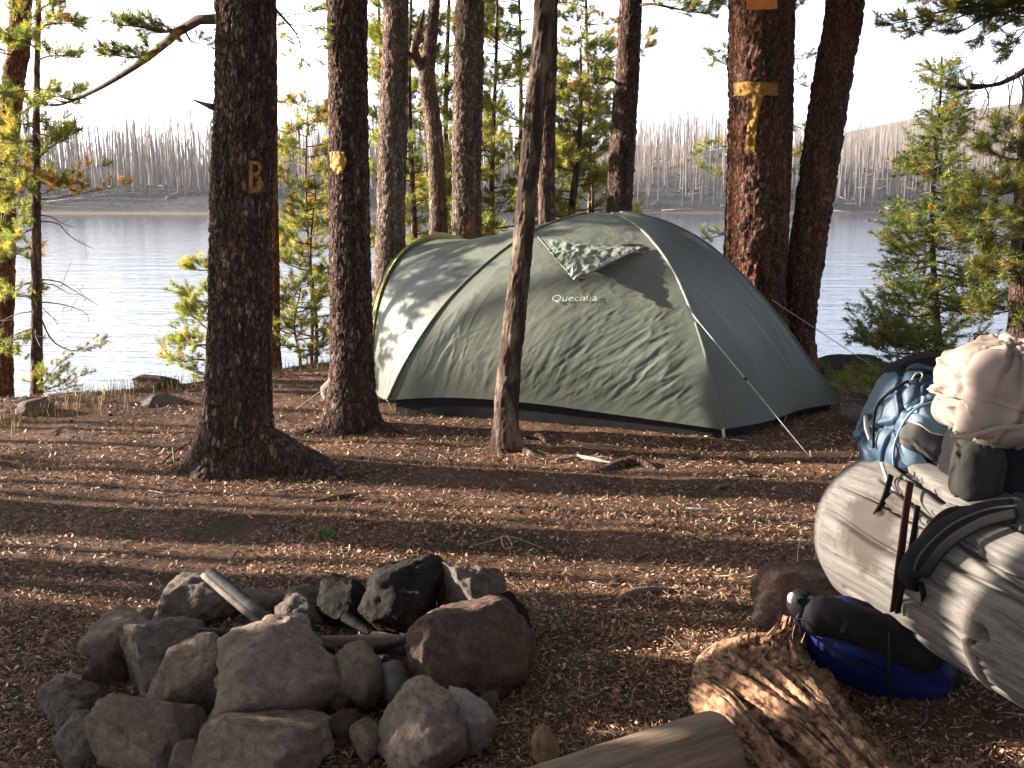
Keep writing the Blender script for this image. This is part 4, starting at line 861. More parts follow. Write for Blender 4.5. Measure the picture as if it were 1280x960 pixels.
rocks = [
 ('humped brown stone at the back left of the fire ring, under the slanting stick', 190, 729, 288, 800, 3.55, 'grey', 5),
 ('flat tan stone on the left rim, behind the small reddish one', 103, 774, 192, 822, 3.30, 'tan', 4),
 ('small reddish rough stone on the left rim below the flat tan stone', 100, 818, 152, 872, 3.05, 'red', 4),
 ('smooth dark grey stone leaning behind the tan block on the left', 146, 778, 258, 888, 3.05, 'grey', 5),
 ('angular tan block between the dark grey stone and the biggest stone', 181, 806, 296, 912, 2.86, 'tan', 5),
 ('biggest pinkish beige stone at the front middle of the fire ring', 264, 793, 422, 926, 2.78, 'pink', 5),
 ('upright grey stone at the far left of the fire ring', 38, 858, 122, 945, 2.86, 'grey', 5),
 ('pale grey lumpy stone at the lower left corner of the ring', 62, 897, 136, 962, 2.62, 'grey', 5),
 ('large beige stone with dark left side at the lower left', 118, 864, 242, 985, 2.60, 'tan', 5),
 ('little stone wedged between the beige stone and the bottom slab', 244, 902, 274, 942, 2.62, 'tan', 3),
 ('long flat slab at the bottom edge, left of centre', 232, 902, 410, 985, 2.50, 'tan', 5),
 ('small grey stone at the back behind the rounded one', 345, 735, 404, 775, 3.66, 'grey', 4),
 ('rounded grey stone inside the ring beside the slanting stick', 343, 750, 402, 800, 3.48, 'grey', 4),
 ('small sooty stone left of the black stone', 398, 732, 458, 800, 3.52, 'dark', 4),
 ('large charred black stone at the back of the ring', 446, 703, 550, 806, 3.42, 'dark', 5),
 ('grey-tan stone right of the charred black stone', 541, 707, 630, 800, 3.44, 'grey', 5),
 ('large dark reddish stone on the right rim of the ring', 510, 762, 664, 882, 3.0, 'red', 5),
 ('dark stone tucked behind the large reddish one', 604, 742, 664, 830, 3.4, 'dark', 4),
 ('small reddish stone at the foot of the large reddish one', 612, 812, 668, 874, 3.12, 'red', 4),
 ('brown stone with a sunlit top in the middle of the ring', 403, 812, 476, 888, 2.88, 'tan', 4),
 ('small smooth pale stone beside the sunlit-topped stone', 473, 832, 512, 874, 2.92, 'pale', 3),
 ('low grey stone below the large reddish one', 490, 856, 552, 890, 2.84, 'grey', 3),
 ('big rounded pink-tan stone at the bottom centre', 470, 872, 582, 985, 2.55, 'pink', 5),
 ('jagged whitish stone right of the big rounded one', 551, 864, 617, 930, 2.66, 'pale', 4),
 ('small brown stone left of the big rounded bottom stone', 435, 908, 474, 954, 2.58, 'tan', 4),
 ('pebble-sized brown stone right of the whitish stone', 598, 864, 622, 886, 2.86, 'grey', 3),
 ('small dark stone low in the ring under the charred log end', 508, 820, 545, 850, 3.05, 'dark', 3),
 ('small tan stone between the upright grey stone and the beige one', 108, 880, 150, 915, 2.84, 'tan', 4),
 ('brown stone peeping out under the tan block at the left', 168, 876, 214, 916, 2.9, 'grey', 4),
 ('rough stone low behind the flat tan stone on the left rim', 150, 762, 204, 800, 3.5, 'tan', 4),
 ('little stone between the biggest stone and the sunlit-topped one', 404, 866, 440, 906, 2.80, 'grey', 4),
 ('dark stone in the gap under the biggest stone, at its right foot', 398, 890, 450, 936, 2.68, 'red', 4),
 ('rounded stone behind the slanting stick, between the two back stones', 292, 738, 348, 782, 3.62, 'grey', 4),
 ('low dark stone in the gap between the black stone and the reddish one', 500, 768, 560, 812, 3.3, 'dark', 4),
 ('small tan chip of stone left of the long flat slab', 206, 930, 246, 966, 2.5, 'tan', 4),
 ('tan pebble in the ash right of the half-burnt log', 540, 846, 566, 866, 2.95, 'tan', 3),
 ('outlying brown stone at the left foot of the upright grey stone', 44, 924, 74, 950, 2.72, 'red', 4),
 ('flat grey-brown stone low at the far left rim', 60, 846, 112, 880, 3.0, 'tan', 4),
]
for i, (lb, a_, b_, c_, d_, Y_, m_, sb) in enumerate(rocks): rock(lb, a_, b_, c_, d_, Y_, RM[m_], 200 + i * 7, sb)
rock('large reddish stone propping up the left end of the silver log', 953, 712, 1120, 800, 3.42, RM['red'], 511, 5, group=None, depth=.8)
rock('grey stone beside the right corner peg of the tent', 1050, 505, 1082, 528, 6.9, RM['grey'], 512, 3, group=None)
rock('reddish boulder at the water edge behind the lettered pine', 165, 468, 216, 492, 8.2, RM['red'], 513, 4, group=None)
rock('half-buried grey stone on the slope left of the lettered pine', 178, 492, 228, 512, 7.4, RM['grey'], 514, 4, group=None)
rock('low grey stone at the bank near the thin half-bare pine', 18, 498, 62, 518, 7.1, RM['grey'], 515, 4, group=None)
rock('whitish stone left of the blazed pine', 402, 474, 418, 496, 7.6, RM['pale'], 516, 3, group=None)
rock('grey stone on the ground at the left edge of the view', -14, 738, 26, 760, 3.9, RM['grey'], 517, 4, group=None)
rock('dark hummock of rock on the bank right of the tent', 1010, 446, 1110, 486, 9.0, RM['dark'], 518, 4, group=None)
rock('second dark rock on the bank above the blue pack', 1070, 462, 1140, 490, 8.7, RM['red'], 519, 4, group=None)

# ------------------------------------------------------------------ wood
def wood_mat(name, c1, c2, c3, axis_rot=(0, 0, 0), scale=14, stretch=(1, 1, .06), bumpd=.006, dist=.4):
    m, nt, b = mat(name); tc = nt.nodes.new('ShaderNodeTexCoord'); mp = nt.nodes.new('ShaderNodeMapping'); mp.inputs['Rotation'].default_value = axis_rot; L(nt, tc.outputs['Object'], mp.inputs[0])
    mp2 = nt.nodes.new('ShaderNodeMapping'); mp2.inputs['Scale'].default_value = stretch; L(nt, mp.outputs[0], mp2.inputs[0]); v = mp2.outputs[0]
    g = noise(nt, v, scale, 8, .65, dist); fg = noise(nt, v, scale * 6, 4, .6, .2); bl = noise(nt, mp.outputs[0], 2.6, 4, .6)
    c = ramp(nt, g, [(.25, c1), (.5, c2), (.75, c3)])
    c = mix(nt, .8, c, ramp(nt, fg, [(.35, (.72,) * 3), (.6, (1.1,) * 3)]), 'MULTIPLY')
    c = mix(nt, ramp(nt, bl, [(.55, (0, 0, 0)), (.75, (.25,) * 3)]), c, tuple(x * .8 for x in c1))
    L(nt, c, b.inputs['Base Color']); b.inputs['Roughness'].default_value = .8; b.inputs['Specular IOR Level'].default_value = .2
    n1 = bump(nt, b, g, .7, bumpd); bump(nt, b, fg, .5, bumpd * .4, n1); return m
# silver log: built along local Z then aimed
def aimed(V, a_, b_):
    d = Vector(b_ - a_).normalized(); q = d.to_track_quat('Z', 'Y').to_matrix(); M = np.array(q); return V @ M.T + a_, q
E1 = np.array([1.27, 3.42, .42]); E2 = np.array([2.02, .95, .43]); dl = (E2 - E1); LN = np.linalg.norm(dl); R0 = .285
ns, nl = 400, 330; zz = np.concatenate([np.linspace(0, 1.6, 260), np.linspace(1.62, LN, 70)]); th = np.linspace(0, 2 * math.pi, ns, endpoint=False); TH, ZZ = np.meshgrid(th, zz)
q0 = Vector(dl).to_track_quat('Z', 'Y'); Mq = np.array(q0.to_matrix())
NX = np.cos(TH); NY = np.sin(TH); q = np.stack([NX.ravel() * R0, NY.ravel() * R0, ZZ.ravel()], 1)
end = np.interp(ZZ, [0, .03, .10, .22], [.72, .88, .97, 1.0]); RR = R0 * end * (1 + .012 * ZZ / LN)
RR = RR + (.007 * fbm(q * [4, 4, .8], 3, 61) + .0007 * fbm(q * [38, 38, 2.5], 2, 62)).reshape(RR.shape)
# long checks along the grain
for (t0, z0, ln_, wd, dp, tw) in ((2.1, .3, .9, .008, .03, .1), (2.5, .1, 1.1, .008, .03, .15), (2.75, .5, .8, .007, .03, .1), (3.3, .2, .9, .008, .03, .1), (3.6, .5, .8, .007, .03, .1), (1.6, .2, 1., .008, .03, .1), (1.9, .05, .5, .018, .035, .5), (2.35, .25, .6, .012, .03, .35), (1.2, .5, .5, .012, .03, .3), (2.9, .1, .7, .012, .025, .2), (.6, .3, .6, .012, .03, .3), (3.4, .45, .5, .012, .025, .3), (2.0, .75, .5, .016, .04, .25), (2.65, .7, .5, .01, .025, .3), (3.8, .2, .7, .012, .03, .2), (4.4, .3, .7, .012, .02, .2), (3.1, .9, .5, .014, .03, .3)):
    s = (ZZ - z0) / ln_; path_t = t0 + tw * (s - .5) + .012 * np.sin(ZZ * 17 + t0 * 5); d = (TH - path_t + math.pi) % (2 * math.pi) - math.pi
    env = np.clip(s, 0, 1) * np.clip(1 - s, 0, 1) * 4; RR -= 1.25 * dp * np.sqrt(np.maximum(env, 0)) * np.exp(-(d * R0 / (wd * .8)) ** 2)
LOGW = (NX, NY, RR, ZZ)
def log_theta(px, py):   # angle/length on the log of a pixel
    d = ray(px, py); d = d / np.linalg.norm(d); o_ = Mq.T @ (CAMP - E1); dd = Mq.T @ d; A = dd[0] ** 2 + dd[1] ** 2; B = 2 * (o_[0] * dd[0] + o_[1] * dd[1]); C = o_[0] ** 2 + o_[1] ** 2 - R0 ** 2; disc = max(B * B - 4 * A * C, 0)
    t = (-B - math.sqrt(disc)) / (2 * A); p = o_ + t * dd; return math.atan2(p[1], p[0]) % (2 * math.pi), p[2]
def log_pt(px, py, off=0.0):
    t, z = log_theta(px, py); r = R0 + off; return Mq @ np.array([math.cos(t) * r, math.sin(t) * r, z]) + E1
kt, kz = log_theta(1232, 795)       # knot with a hollow
d = (TH - kt + math.pi) % (2 * math.pi) - math.pi; rr2 = np.sqrt((d * R0) ** 2 + (ZZ - kz) ** 2); RR += .028 * np.exp(-(rr2 / .085) ** 2) - .08 * np.exp(-(rr2 / .022) ** 2)
kt2, kz2 = log_theta(1105, 640); d = (TH - kt2 + math.pi) % (2 * math.pi) - math.pi; rr2 = np.sqrt((d * R0) ** 2 + (ZZ - kz2) ** 2); RR += .02 * np.exp(-(rr2 / .05) ** 2) - .03 * np.exp(-(rr2 / .016) ** 2)
V = np.stack([NX * RR, NY * RR, ZZ], -1).reshape(-1, 3)
Vc = np.vstack([[0, 0, .012], V, [0, 0, LN]]); F = grid_faces(len(zz), ns) + 1
M_log = wood_mat('silvered_wood', (.055, .049, .045), (.125, .113, .104), (.175, .16, .149), scale=85, stretch=(1, 1, .022), bumpd=.0006, dist=0)
nt = M_log.node_tree; b = nt.nodes['Principled BSDF']; src_ = b.inputs['Base Color'].links[0].from_socket      # scorched patch on the end of the log
tc = nt.nodes.new('ShaderNodeTexCoord'); kt_, kz_ = log_theta(1082, 662); vm = node(nt, 'ShaderNodeVectorMath', operation='DISTANCE'); L(nt, tc.outputs['Object'], vm.inputs[0]); vm.inputs[1].default_value = (math.cos(kt_) * R0, math.sin(kt_) * R0, kz_)
nn = noise(nt, tc.outputs['Object'], 16, 6, .7); md = node(nt, 'ShaderNodeMath', operation='MULTIPLY_ADD'); md.inputs[1].default_value = .22; L(nt, nn, md.inputs[0]); L(nt, vm.outputs['Value'], md.inputs[2])
c = mix(nt, ramp(nt, md.outputs[0], [(.20, (.92,) * 3), (.27, (0, 0, 0))]), src_, (.045, .035, .03))
c = mix(nt, ramp(nt, noise(nt, tc.outputs['Object'], 5, 4), [(.58, (0, 0, 0)), (.72, (.3,) * 3)]), c, (.22, .14, .095)); L(nt, c, b.inputs['Base Color'])
bigl = thing('fallen_log', E1 * [1, 1, 0], 'huge silvery fallen log at right with two backpacks on it', 'log')
lo = link('log_body', mesh(Vc, F, M_log), bigl); lo.rotation_mode = 'QUATERNION'; lo.rotation_quaternion = q0; lo.location = tuple(E1 - np.array(bigl.location))
ths = np.arange(ns); capF = np.stack([np.zeros(ns, int), 1 + (ths + 1) % ns, 1 + ths], 1)
cv = np.vstack([[0, 0, .02], V[:ns]]); cv[1:, 2] += -.001; co = link('log_end', mesh(cv, capF, M_log), bigl); co.rotation_mode = 'QUATERNION'; co.rotation_quaternion = q0; co.location = lo.location
# grey drip of wood below the knot
kp = [log_pt(1216, 770, .0), log_pt(1214, 800, .008), log_pt(1222, 835, .006), log_pt(1238, 868, -.004)]
mk('root_stub', *tube(catmull(kp, 14), np.linspace(.022, .008, 14), 12), simple('silver_stub', (.13, .11, .095), (.25, .22, .195), 25, .8, .004), bigl)

# cut log at the bottom edge
M_cutlog = wood_mat('brown_log_wood', (.09, .062, .044), (.20, .14, .10), (.31, .225, .165), scale=22, stretch=(1, 1, .08))
M_cutend = simple('cut_end_wood', (.12, .085, .065), (.24, .18, .14), 40, .9, .004)
def log_obj(parent, a_, b_, r0, r1, m, seed, name='log_body', ns=64, nl=80, knots=()):
    dl = b_ - a_; ln = np.linalg.norm(dl); q = Vector(dl).to_track_quat('Z', 'Y'); z = np.linspace(0, ln, nl); th = np.linspace(0, 2 * math.pi, ns, endpoint=False); TH, ZZ = np.meshgrid(th, z); rr = r0 + (r1 - r0) * ZZ / ln
    qq = np.stack([np.cos(TH).ravel() * r0, np.sin(TH).ravel() * r0, ZZ.ravel()], 1); rr = rr + (r0 * .10 * fbm(qq * [9, 9, 3], 3, seed) + r0 * .035 * fbm(qq * [90, 90, 7], 2, seed + 1)).reshape(rr.shape)
    rr = rr * np.interp(ZZ, [0, .012, ln - .012, ln], [.94, 1, 1, .94]); V = np.stack([np.cos(TH) * rr, np.sin(TH) * rr, ZZ], -1).reshape(-1, 3)
    V = np.vstack([V, [0, 0, .0], [0, 0, ln]]); ob = link(name, mesh(V[:-2], grid_faces(nl, ns), m), parent); ob.rotation_mode = 'QUATERNION'; ob.rotation_quaternion = q; ob.location = tuple(a_ - origin(parent))
    k = np.arange(ns); f0 = np.stack([np.full(ns, ns), (k + 1) % ns, k], 1)
    for base_, flip, nm in ((0, False, 'cut_end'), ((nl - 1) * ns, True, 'cut_end')):
        cv = np.vstack([V[base_:base_ + ns], [0, 0, V[base_, 2]]]); e = link(nm, mesh(cv, f0[:, ::-1] if flip else f0, M_cutend, False), parent); e.rotation_mode = 'QUATERNION'; e.rotation_quaternion = q; e.location = ob.location
    return ob
c1_ = P(905, 985, 2.42); c0_ = P(640, 1010, 2.30); dl_ = (c1_ - c0_)
a_ = np.array([.10, 2.22, .075]); b_ = np.array([.535, 2.50, .10])
cl_ = thing('cut_log', np.array([.3, 2.3, 0]), 'short brown cut log lying at the bottom edge of the view', 'log')
log_obj(cl_, np.array([-.22, 2.10, .075]), np.array([.57, 2.49, .09]), .085, .095, M_cutlog, 71, nl=120)
rock('broken knob of brown wood behind the cut log', 664, 912, 700, 945, 2.55, simple('rotten_wood', (.12, .07, .04), (.3, .2, .12), 30, .9, .01), 540, 4, group=None, name='wood_knob')
bpy.data.objects['wood_knob']['category'] = 'wood chunk'

# jagged broken stump
M_stump = simple('rotten_orange_wood', (.045, .018, .010), (.40, .235, .145), 38, .85, .022, (1, .8, 1), 9, .2, (.36, .62))
st = thing('broken_stump', G(980, 900), 'jagged split chunk of bright rotten wood in front of the blue bag', 'stump')
def loft(secs, nu, nl, seed, amp=.012, fib=(1, 1, .2), d=None):
    """secs: (centre xyz, rx along +X-ish dir, ry vertical)"""
    A = np.array([[*c, rx, rz, tilt] for (c, rx, rz, tilt) in secs]); A = catmull(A, nl); th = np.linspace(0, 2 * math.pi, nu, endpoint=False)
    T = np.gradient(A[:, :3], axis=0); T /= np.linalg.norm(T, axis=1)[:, None]; side = np.cross(T, [0, 0, 1]); side /= np.linalg.norm(side, axis=1)[:, None]; up = np.cross(side, T)
    V = []
    for i in range(nl):
        c, s = np.cos(th + A[i, 5]), np.sin(th + A[i, 5]); c2, s2 = np.cos(th), np.sin(th); V.append(A[i, :3] + side[i] * (A[i, 3] * c2)[:, None] + up[i] * (A[i, 4] * s2)[:, None])
    V = np.array(V).reshape(-1, 3); ctr = np.repeat(A[:, :3], nu, 0); dirv = V - ctr; ln = np.linalg.norm(dirv, axis=1)[:, None] + 1e-6
    tt = np.repeat(np.linspace(0, 1, nl), nu); thh = np.tile(th, nl); q = np.stack([np.cos(thh) * 3, np.sin(thh) * 3, tt * 3], 1)
    f = fbm(q * [2.6, 2.6, 1.2], 4, seed) * amp * 1.6 + fbm(q * [9, 9, 1.6], 3, seed + 3) * amp * .8 - np.abs(fbm(q * [5, 5, 4], 3, seed + 5)) * amp
    f = f + amp * (1.1 * (.35 - np.abs(fbm(q * [6, 6, .9], 3, seed + 11))) * 2 - .7 * np.abs(fbm(q * [14, 14, 3.5], 3, seed + 21))); V = V + dirv / ln * f[:, None]
    k = np.arange(nu); return V, grid_faces(nl, nu)
# axis: from the broad torn head (upper left) to the narrow lower right
secs = [(P(990, 772, 3.0), .006, .006, 0), (P(985, 800, 2.98), .04, .045, 0), (P(968, 830, 2.93), .17, .09, 0), (P(955, 862, 2.86), .215, .12, 0), (P(985, 890, 2.74), .17, .12, 0), (P(1025, 925, 2.60), .12, .11, 0), (P(1065, 965, 2.46), .10, .10, 0), (P(1110, 1010, 2.32), .10, .09, 0)]
V, F = loft(secs, 140, 160, 81, .020); mk('torn_wood', V, F, M_stump, st)
secs = [(P(868, 862, 2.84), .015, .02, 0), (P(880, 870, 2.8), .05, .06, 0), (P(912, 892, 2.70), .045, .06, 0), (P(945, 928, 2.56), .032, .05, 0), (P(985, 975, 2.42), .035, .05, 0), (P(1010, 1010, 2.34), .03, .04, 0)]
V, F = loft(secs, 60, 100, 85, .008); mk('split_strip', V, F, M_stump, st)
for k in range(22):    # splinters
    rgk = np.random.default_rng(700 + k); px = rgk.uniform(870, 1010); py = np.interp(px, [860, 900, 945, 985, 1010], [850, 818, 796, 775, 830]); p = P(px, py + 6, 2.92); l = rgk.uniform(.02, .06)
    mk('splinter', *tube(np.array([p, p + [rgk.normal(.0, .4) * l, .0, l]]), [.006, .001], 5), M_stump, st)

# charred wood in the ring
M_char = simple('charred_wood', (.008, .008, .008), (.03, .028, .028), 20, .75, .008)
M_half = wood_mat('half_burnt_wood', (.06, .04, .03), (.17, .11, .08), (.3, .21, .16), scale=20)
fl = thing('firewood_log', P(370, 800, 3.1), 'half-burnt split log lying across the fire ring', 'firewood')
log_obj(fl, P(400, 806, 3.07), P(500, 806, 3.07), .027, .034, M_half, 92, ns=32, nl=40)
log_obj(fl, P(245, 795, 3.10), P(398, 803, 3.08), .026, .034, M_char, 93, name='charred_part', ns=32, nl=50)
sk = thing('burnt_stick', P(300, 760, 3.3), 'slanting charred stick with a pale edge leaning on the back stones', 'stick')
qa, qb = P(262, 716, 3.45), P(348, 788, 3.12)
log_obj(sk, qa, qb, .022, .026, M_char, 94, name='stick_body', ns=20, nl=40)
V, F = tube(catmull([qa + [-.018, -.014, -.004], (qa + qb) / 2 + [-.02, -.016, -.004], qb + [-.02, -.016, 0]], 20), .012, 8); mk('bare_edge', V, F, simple('pale_burnt_edge', (.10, .08, .065), (.2, .165, .14), 30, .8, .003), sk)
for i, (x0, y0, x1, y1, Y_, r_) in enumerate(((430, 770, 462, 790, 3.3, .02), (330, 800, 420, 812, 3.0, .012), (470, 812, 508, 800, 3.05, .016))):
    s_ = thing('burnt_stick', P(x0, y0, Y_), ['short black ember stick beside the charred stone', 'thin charred stick along the half-burnt log', 'charred stub at the right end of the half-burnt log'][i], 'stick'); log_obj(s_, P(x0, y0, Y_), P(x1, y1, Y_ - .05), r_, r_ * .8, M_char, 95 + i, name='stick_body', ns=14, nl=20)

# ------------------------------------------------------------------ packs and bags
def creases(V, n, seed, depth, width):
    rg = np.random.default_rng(seed); U = V / (np.linalg.norm(V, axis=1)[:, None] + 1e-9); out = np.zeros(len(V))
    Wp = U + .16 * np.stack([fbm(U * 2.2 + k * 9, 2, seed + k) for k in range(3)], 1)
    for _ in range(n):
        a = rg.normal(0, 1, 3); a /= np.linalg.norm(a); c = rg.uniform(-.75, .75); m = rg.normal(0, 1, 3); m /= np.linalg.norm(m)
        d = Wp @ a - c; reg = np.exp(-((np.linalg.norm(U - m, axis=1)) / rg.uniform(.45, .9)) ** 4); w_ = width * rg.uniform(.5, 1.5)
        out += reg * rg.uniform(.5, 1.2) * (-np.exp(-np.abs(d) / w_) + .6 * np.exp(-((d - 1.6 * w_) / (1.4 * w_)) ** 2))
    return out * depth
def blob(px0, py0, px1, py1, Y, dep, m, name, parent, seed, p=2.6, amp=.003, fr=9, ax=(.3, 0, 1), sub=5, rot=0, lump=.05, cr_=(12, .008, .07)):
    V, F = ico(sub); V = V.copy(); V = V / ((np.abs(V) ** p).sum(1) ** (1 / p))[:, None]
    c = P((px0 + px1) / 2, (py0 + py1) / 2, Y); hx = PW(px1 - px0, Y) / 2; hz = PW(py1 - py0, Y) / 2
    W = V * [hx, dep, hz]; N_ = V / np.linalg.norm(V, axis=1)[:, None]
    W += N_ * (lump * min(hx, hz) * fbm(V * 1.7, 2, seed) * 2 + amp * wr(W + seed, ax, fr, seed, 3))[:, None]
    W += N_ * creases(V, cr_[0], seed + 50, cr_[1], cr_[2])[:, None]
    cr, sr = math.cos(rot), math.sin(rot); W = np.stack([W[:, 0] * cr + W[:, 2] * sr, W[:, 1], -W[:, 0] * sr + W[:, 2] * cr], 1)
    return mk(name, W + c, F, m, parent)
def strap(parent, pts, wd, th_, m, name='strap', up=(0, -1, .3), n=24):
    V, F = tube(catmull(pts, n), wd / 2, 10, up=up, ry=np.full(n, th_ / 2), power=.6); return mk(name, V, F, m, parent)
M_blue = cloth_mat('slate_blue_nylon', (0.030, 0.055, 0.095), (0.045, 0.078, 0.125), 0, .55)
M_lblue = cloth_mat('light_blue_nylon', (0.13, 0.20, 0.27), (0.19, 0.27, 0.34), 0, .5)
M_blk = cloth_mat('black_nylon', (0.007, 0.007, 0.008), (0.013, 0.012, 0.012), 0, .75, sp=.12)
M_grey = cloth_mat('grey_pack_cloth', (0.05, 0.046, 0.044), (0.075, 0.07, 0.066), 0, .7)
M_beige = cloth_mat('beige_cotton', (0.22, 0.168, 0.14), (0.29, 0.228, 0.195), .05, .8)
M_mesh = cloth_mat('dark_mesh_cloth', (0.018, 0.016, 0.015), (0.036, 0.032, 0.029), 0, .8, sp=.15)
M_pad = cloth_mat('dark_strap_padding', (0.014, 0.013, 0.0135), (0.024, 0.022, 0.022), 0, .8, sp=.12)
M_red = simple('dark_red_webbing', (.022, .006, .006), (.045, .009, .009), 60, .6, 0)
M_royal = cloth_mat('royal_blue_nylon', (0.003, 0.006, 0.05), (0.005, 0.010, 0.075), 0, .6, sp=.15)
M_plast = simple('pale_buckle', (.35, .35, .36), (.5, .5, .52), 20, .4, 0)
bp = thing('backpack', P(1140, 620, 3.2), 'slate blue backpack with light blue pocket on the silver log', 'backpack')
ob_ = [blob(1080, 455, 1208, 612, 3.34, .16, M_blue, 'body', bp, 3, 2.5, .003, 10, (.4, 0, 1), rot=.3, cr_=(44, .024, .04), sub=6),
       blob(1108, 444, 1216, 500, 3.38, .12, M_blk, 'lid', bp, 5, 2.6, .003, 10, rot=-.12, cr_=(14, .008, .06)),
       blob(1106, 500, 1206, 610, 3.24, .10, M_blue, 'pocket', bp, 8, 2.9, .002, 9, rot=.25, cr_=(22, .012, .05), sub=6)]
Vp = []; Fp = []; n_ = 0
for o_ in ob_:
    of = origin(bp); Vp += [Vector(v.co) + Vector(of) for v in o_.data.vertices]; Fp += [tuple(i_ + n_ for i_ in p.vertices) for p in o_.data.polygons]; n_ = len(Vp)
bvP = BVHTree.FromPolygons([tuple(v) for v in Vp], Fp)
for nm_, pl_, mt_, of_ in (('pocket_flap', [(1134, 517), (1146, 508), (1163, 503), (1184, 500), (1196, 512), (1192, 540), (1178, 545), (1164, 538), (1150, 528), (1138, 526)], M_lblue, .010),
                      ('grey_panel', [(1121, 552), (1126, 536), (1136, 527), (1150, 530), (1163, 540), (1176, 547), (1178, 566), (1166, 576), (1150, 568), (1134, 560)], M_grey, .007),
                      ('pocket_panel', [(1121, 553), (1134, 561), (1152, 569), (1160, 580), (1158, 592), (1142, 588), (1128, 578)], M_lblue, .010),
                      ('pocket_panel', [(1167, 578), (1182, 572), (1198, 574), (1202, 598), (1186, 606), (1172, 598)], M_lblue, .010),
                      ('painted_highlight', [(1130, 508), (1150, 496), (1172, 486), (1190, 482), (1192, 488), (1172, 495), (1150, 505), (1134, 514)], M_lblue, .006),  # light blue strip painting the highlight along the pack's fold
                      ('dark_patch', [(1156, 570), (1168, 576), (1172, 600), (1164, 612), (1150, 600), (1158, 590)], M_blk, .006)):  # black patch between the two light blue pocket panels
    mk(nm_, *wrap_poly([pl_], bvP, of_, 4), mt_, bp)
def on_pack(a, b, off=.012):
    d = Vector(ray(a, b)).normalized(); h = bvP.ray_cast(Vector(CAMP), d); return np.array(h[0]) - np.array(d) * off if h[0] is not None else P(a, b, 3.2)
strap(bp, [on_pack(a_, b_) for a_, b_ in ((1092, 560), (1092, 530), (1098, 505), (1120, 485), (1152, 468), (1180, 460))], .010, .006, M_blk, 'seam', n=60)
strap(bp, [on_pack(a_, b_) for a_, b_ in ((1118, 590), (1117, 565), (1122, 545), (1134, 522), (1150, 508), (1180, 500))], .009, .006, M_lblue, 'piping', n=60)
strap(bp, [on_pack(a_, b_) for a_, b_ in ((1136, 526), (1152, 532), (1166, 541), (1184, 545))], .006, .005, M_plast, 'zip', n=30)
strap(bp, [on_pack(a_, b_, .02) for a_, b_ in ((1082, 520), (1083, 535), (1088, 550))], .014, .008, M_plast, 'buckle', n=10)
strap(bp, [on_pack(a_, b_, .02) for a_, b_ in ((1140, 474), (1146, 466), (1153, 468), (1150, 476))], .005, .005, M_plast, 'cord_loop', n=16)
blob(1100, 568, 1185, 622, 3.22, .10, M_blk, 'hip_belt', bp, 14, 2.6, .004, 9, rot=-.35, sub=4)
blob(1120, 592, 1168, 636, 3.10, .05, M_grey, 'hip_pad', bp, 15, 2.6, .004, 9, rot=-.25, sub=4)
strap(bp, [P(1102, 578, 3.12), P(1110, 600, 3.08), P(1122, 618, 3.05), P(1132, 622, 3.04)], .012, .008, M_plast, 'belt_edge')
strap(bp, [log_pt(1117, 600, .02), log_pt(1108, 625, .01), log_pt(1096, 645, .006)], .02, .006, M_blk, 'strap')
strap(bp, [log_pt(1143, 612, .03), log_pt(1141, 650, .035), log_pt(1137, 685, .03), log_pt(1130, 715, .02), log_pt(1124, 742, .012), log_pt(1120, 762, .01)], .024, .006, M_red, 'webbing', n=40)
strap(bp, [log_pt(1154, 640, .03), log_pt(1150, 680, .03), log_pt(1140, 715, .02), log_pt(1131, 742, .014), log_pt(1126, 764, .012)], .018, .006, M_blk, 'webbing', n=40)
strap(bp, [P(1150, 600, 3.05), P(1180, 612, 3.0), P(1215, 628, 2.98), P(1260, 632, 2.95)], .018, .006, M_grey, 'strap')

bq = thing('backpack', P(1240, 640, 2.95), 'black backpack under a crumpled beige cover, at the right edge', 'backpack')
blob(1188, 518, 1330, 652, 2.97, .16, M_blk, 'body', bq, 22, 3.6, .002, 9, cr_=(16, .010, .06))
blob(1193, 545, 1252, 630, 2.84, .06, M_mesh, 'side_pocket', bq, 23, 3.4, .002, 12, cr_=(26, .018, .06), sub=6)
blob(1181, 426, 1350, 552, 2.88, .20, M_beige, 'rain_cover', bq, 27, 3.0, .002, 8.5, (.7, 0, .8), lump=.10, sub=6, cr_=(90, .030, .030))
strap(bq, [P(1188, 545, 2.74), P(1215, 545, 2.7), P(1250, 535, 2.68), P(1300, 532, 2.66)], .014, .010, M_beige, 'cover_hem')
# shoulder straps lying along the log
sp = [log_pt(1272, 650, .03), log_pt(1235, 655, .035), log_pt(1195, 672, .04), log_pt(1162, 700, .04), log_pt(1150, 722, .03), P(1160, 731, 2.93), log_pt(1190, 722, .02)]
strap(bq, sp[:6], .072, .026, M_pad, 'shoulder_strap', up=(-.3, -.8, .5), n=40)
strap(bq, [log_pt(1280, 660, .05), log_pt(1240, 670, .055), log_pt(1200, 692, .055), log_pt(1170, 722, .045)], .03, .012, M_blk, 'strap', up=(-.3, -.8, .5))
strap(bq, [log_pt(1215, 642, .02), log_pt(1190, 652, .04), log_pt(1168, 680, .05), log_pt(1150, 712, .05)], .018, .006, M_red, 'strap', up=(-.3, -.8, .5))
strap(bq, [p + [0, -.02, .022] for p in sp[:6]], .006, .004, M_grey, 'seam', up=(-.3, -.8, .5), n=40)
strap(bq, [P(1150, 712, 2.95), P(1142, 740, 2.93), P(1135, 765, 2.93), P(1148, 785, 2.93)], .02, .006, M_grey, 'webbing')
strap(bq, [log_pt(1158, 728, .02), log_pt(1160, 745, .015), P(1150, 765, 2.9), P(1165, 790, 2.88), P(1180, 810, 2.9)], .018, .005, M_blk, 'webbing')
strap(bq, [P(1134, 762, 2.9), P(1128, 772, 2.9)], .025, .012, M_plast, 'buckle', n=8)
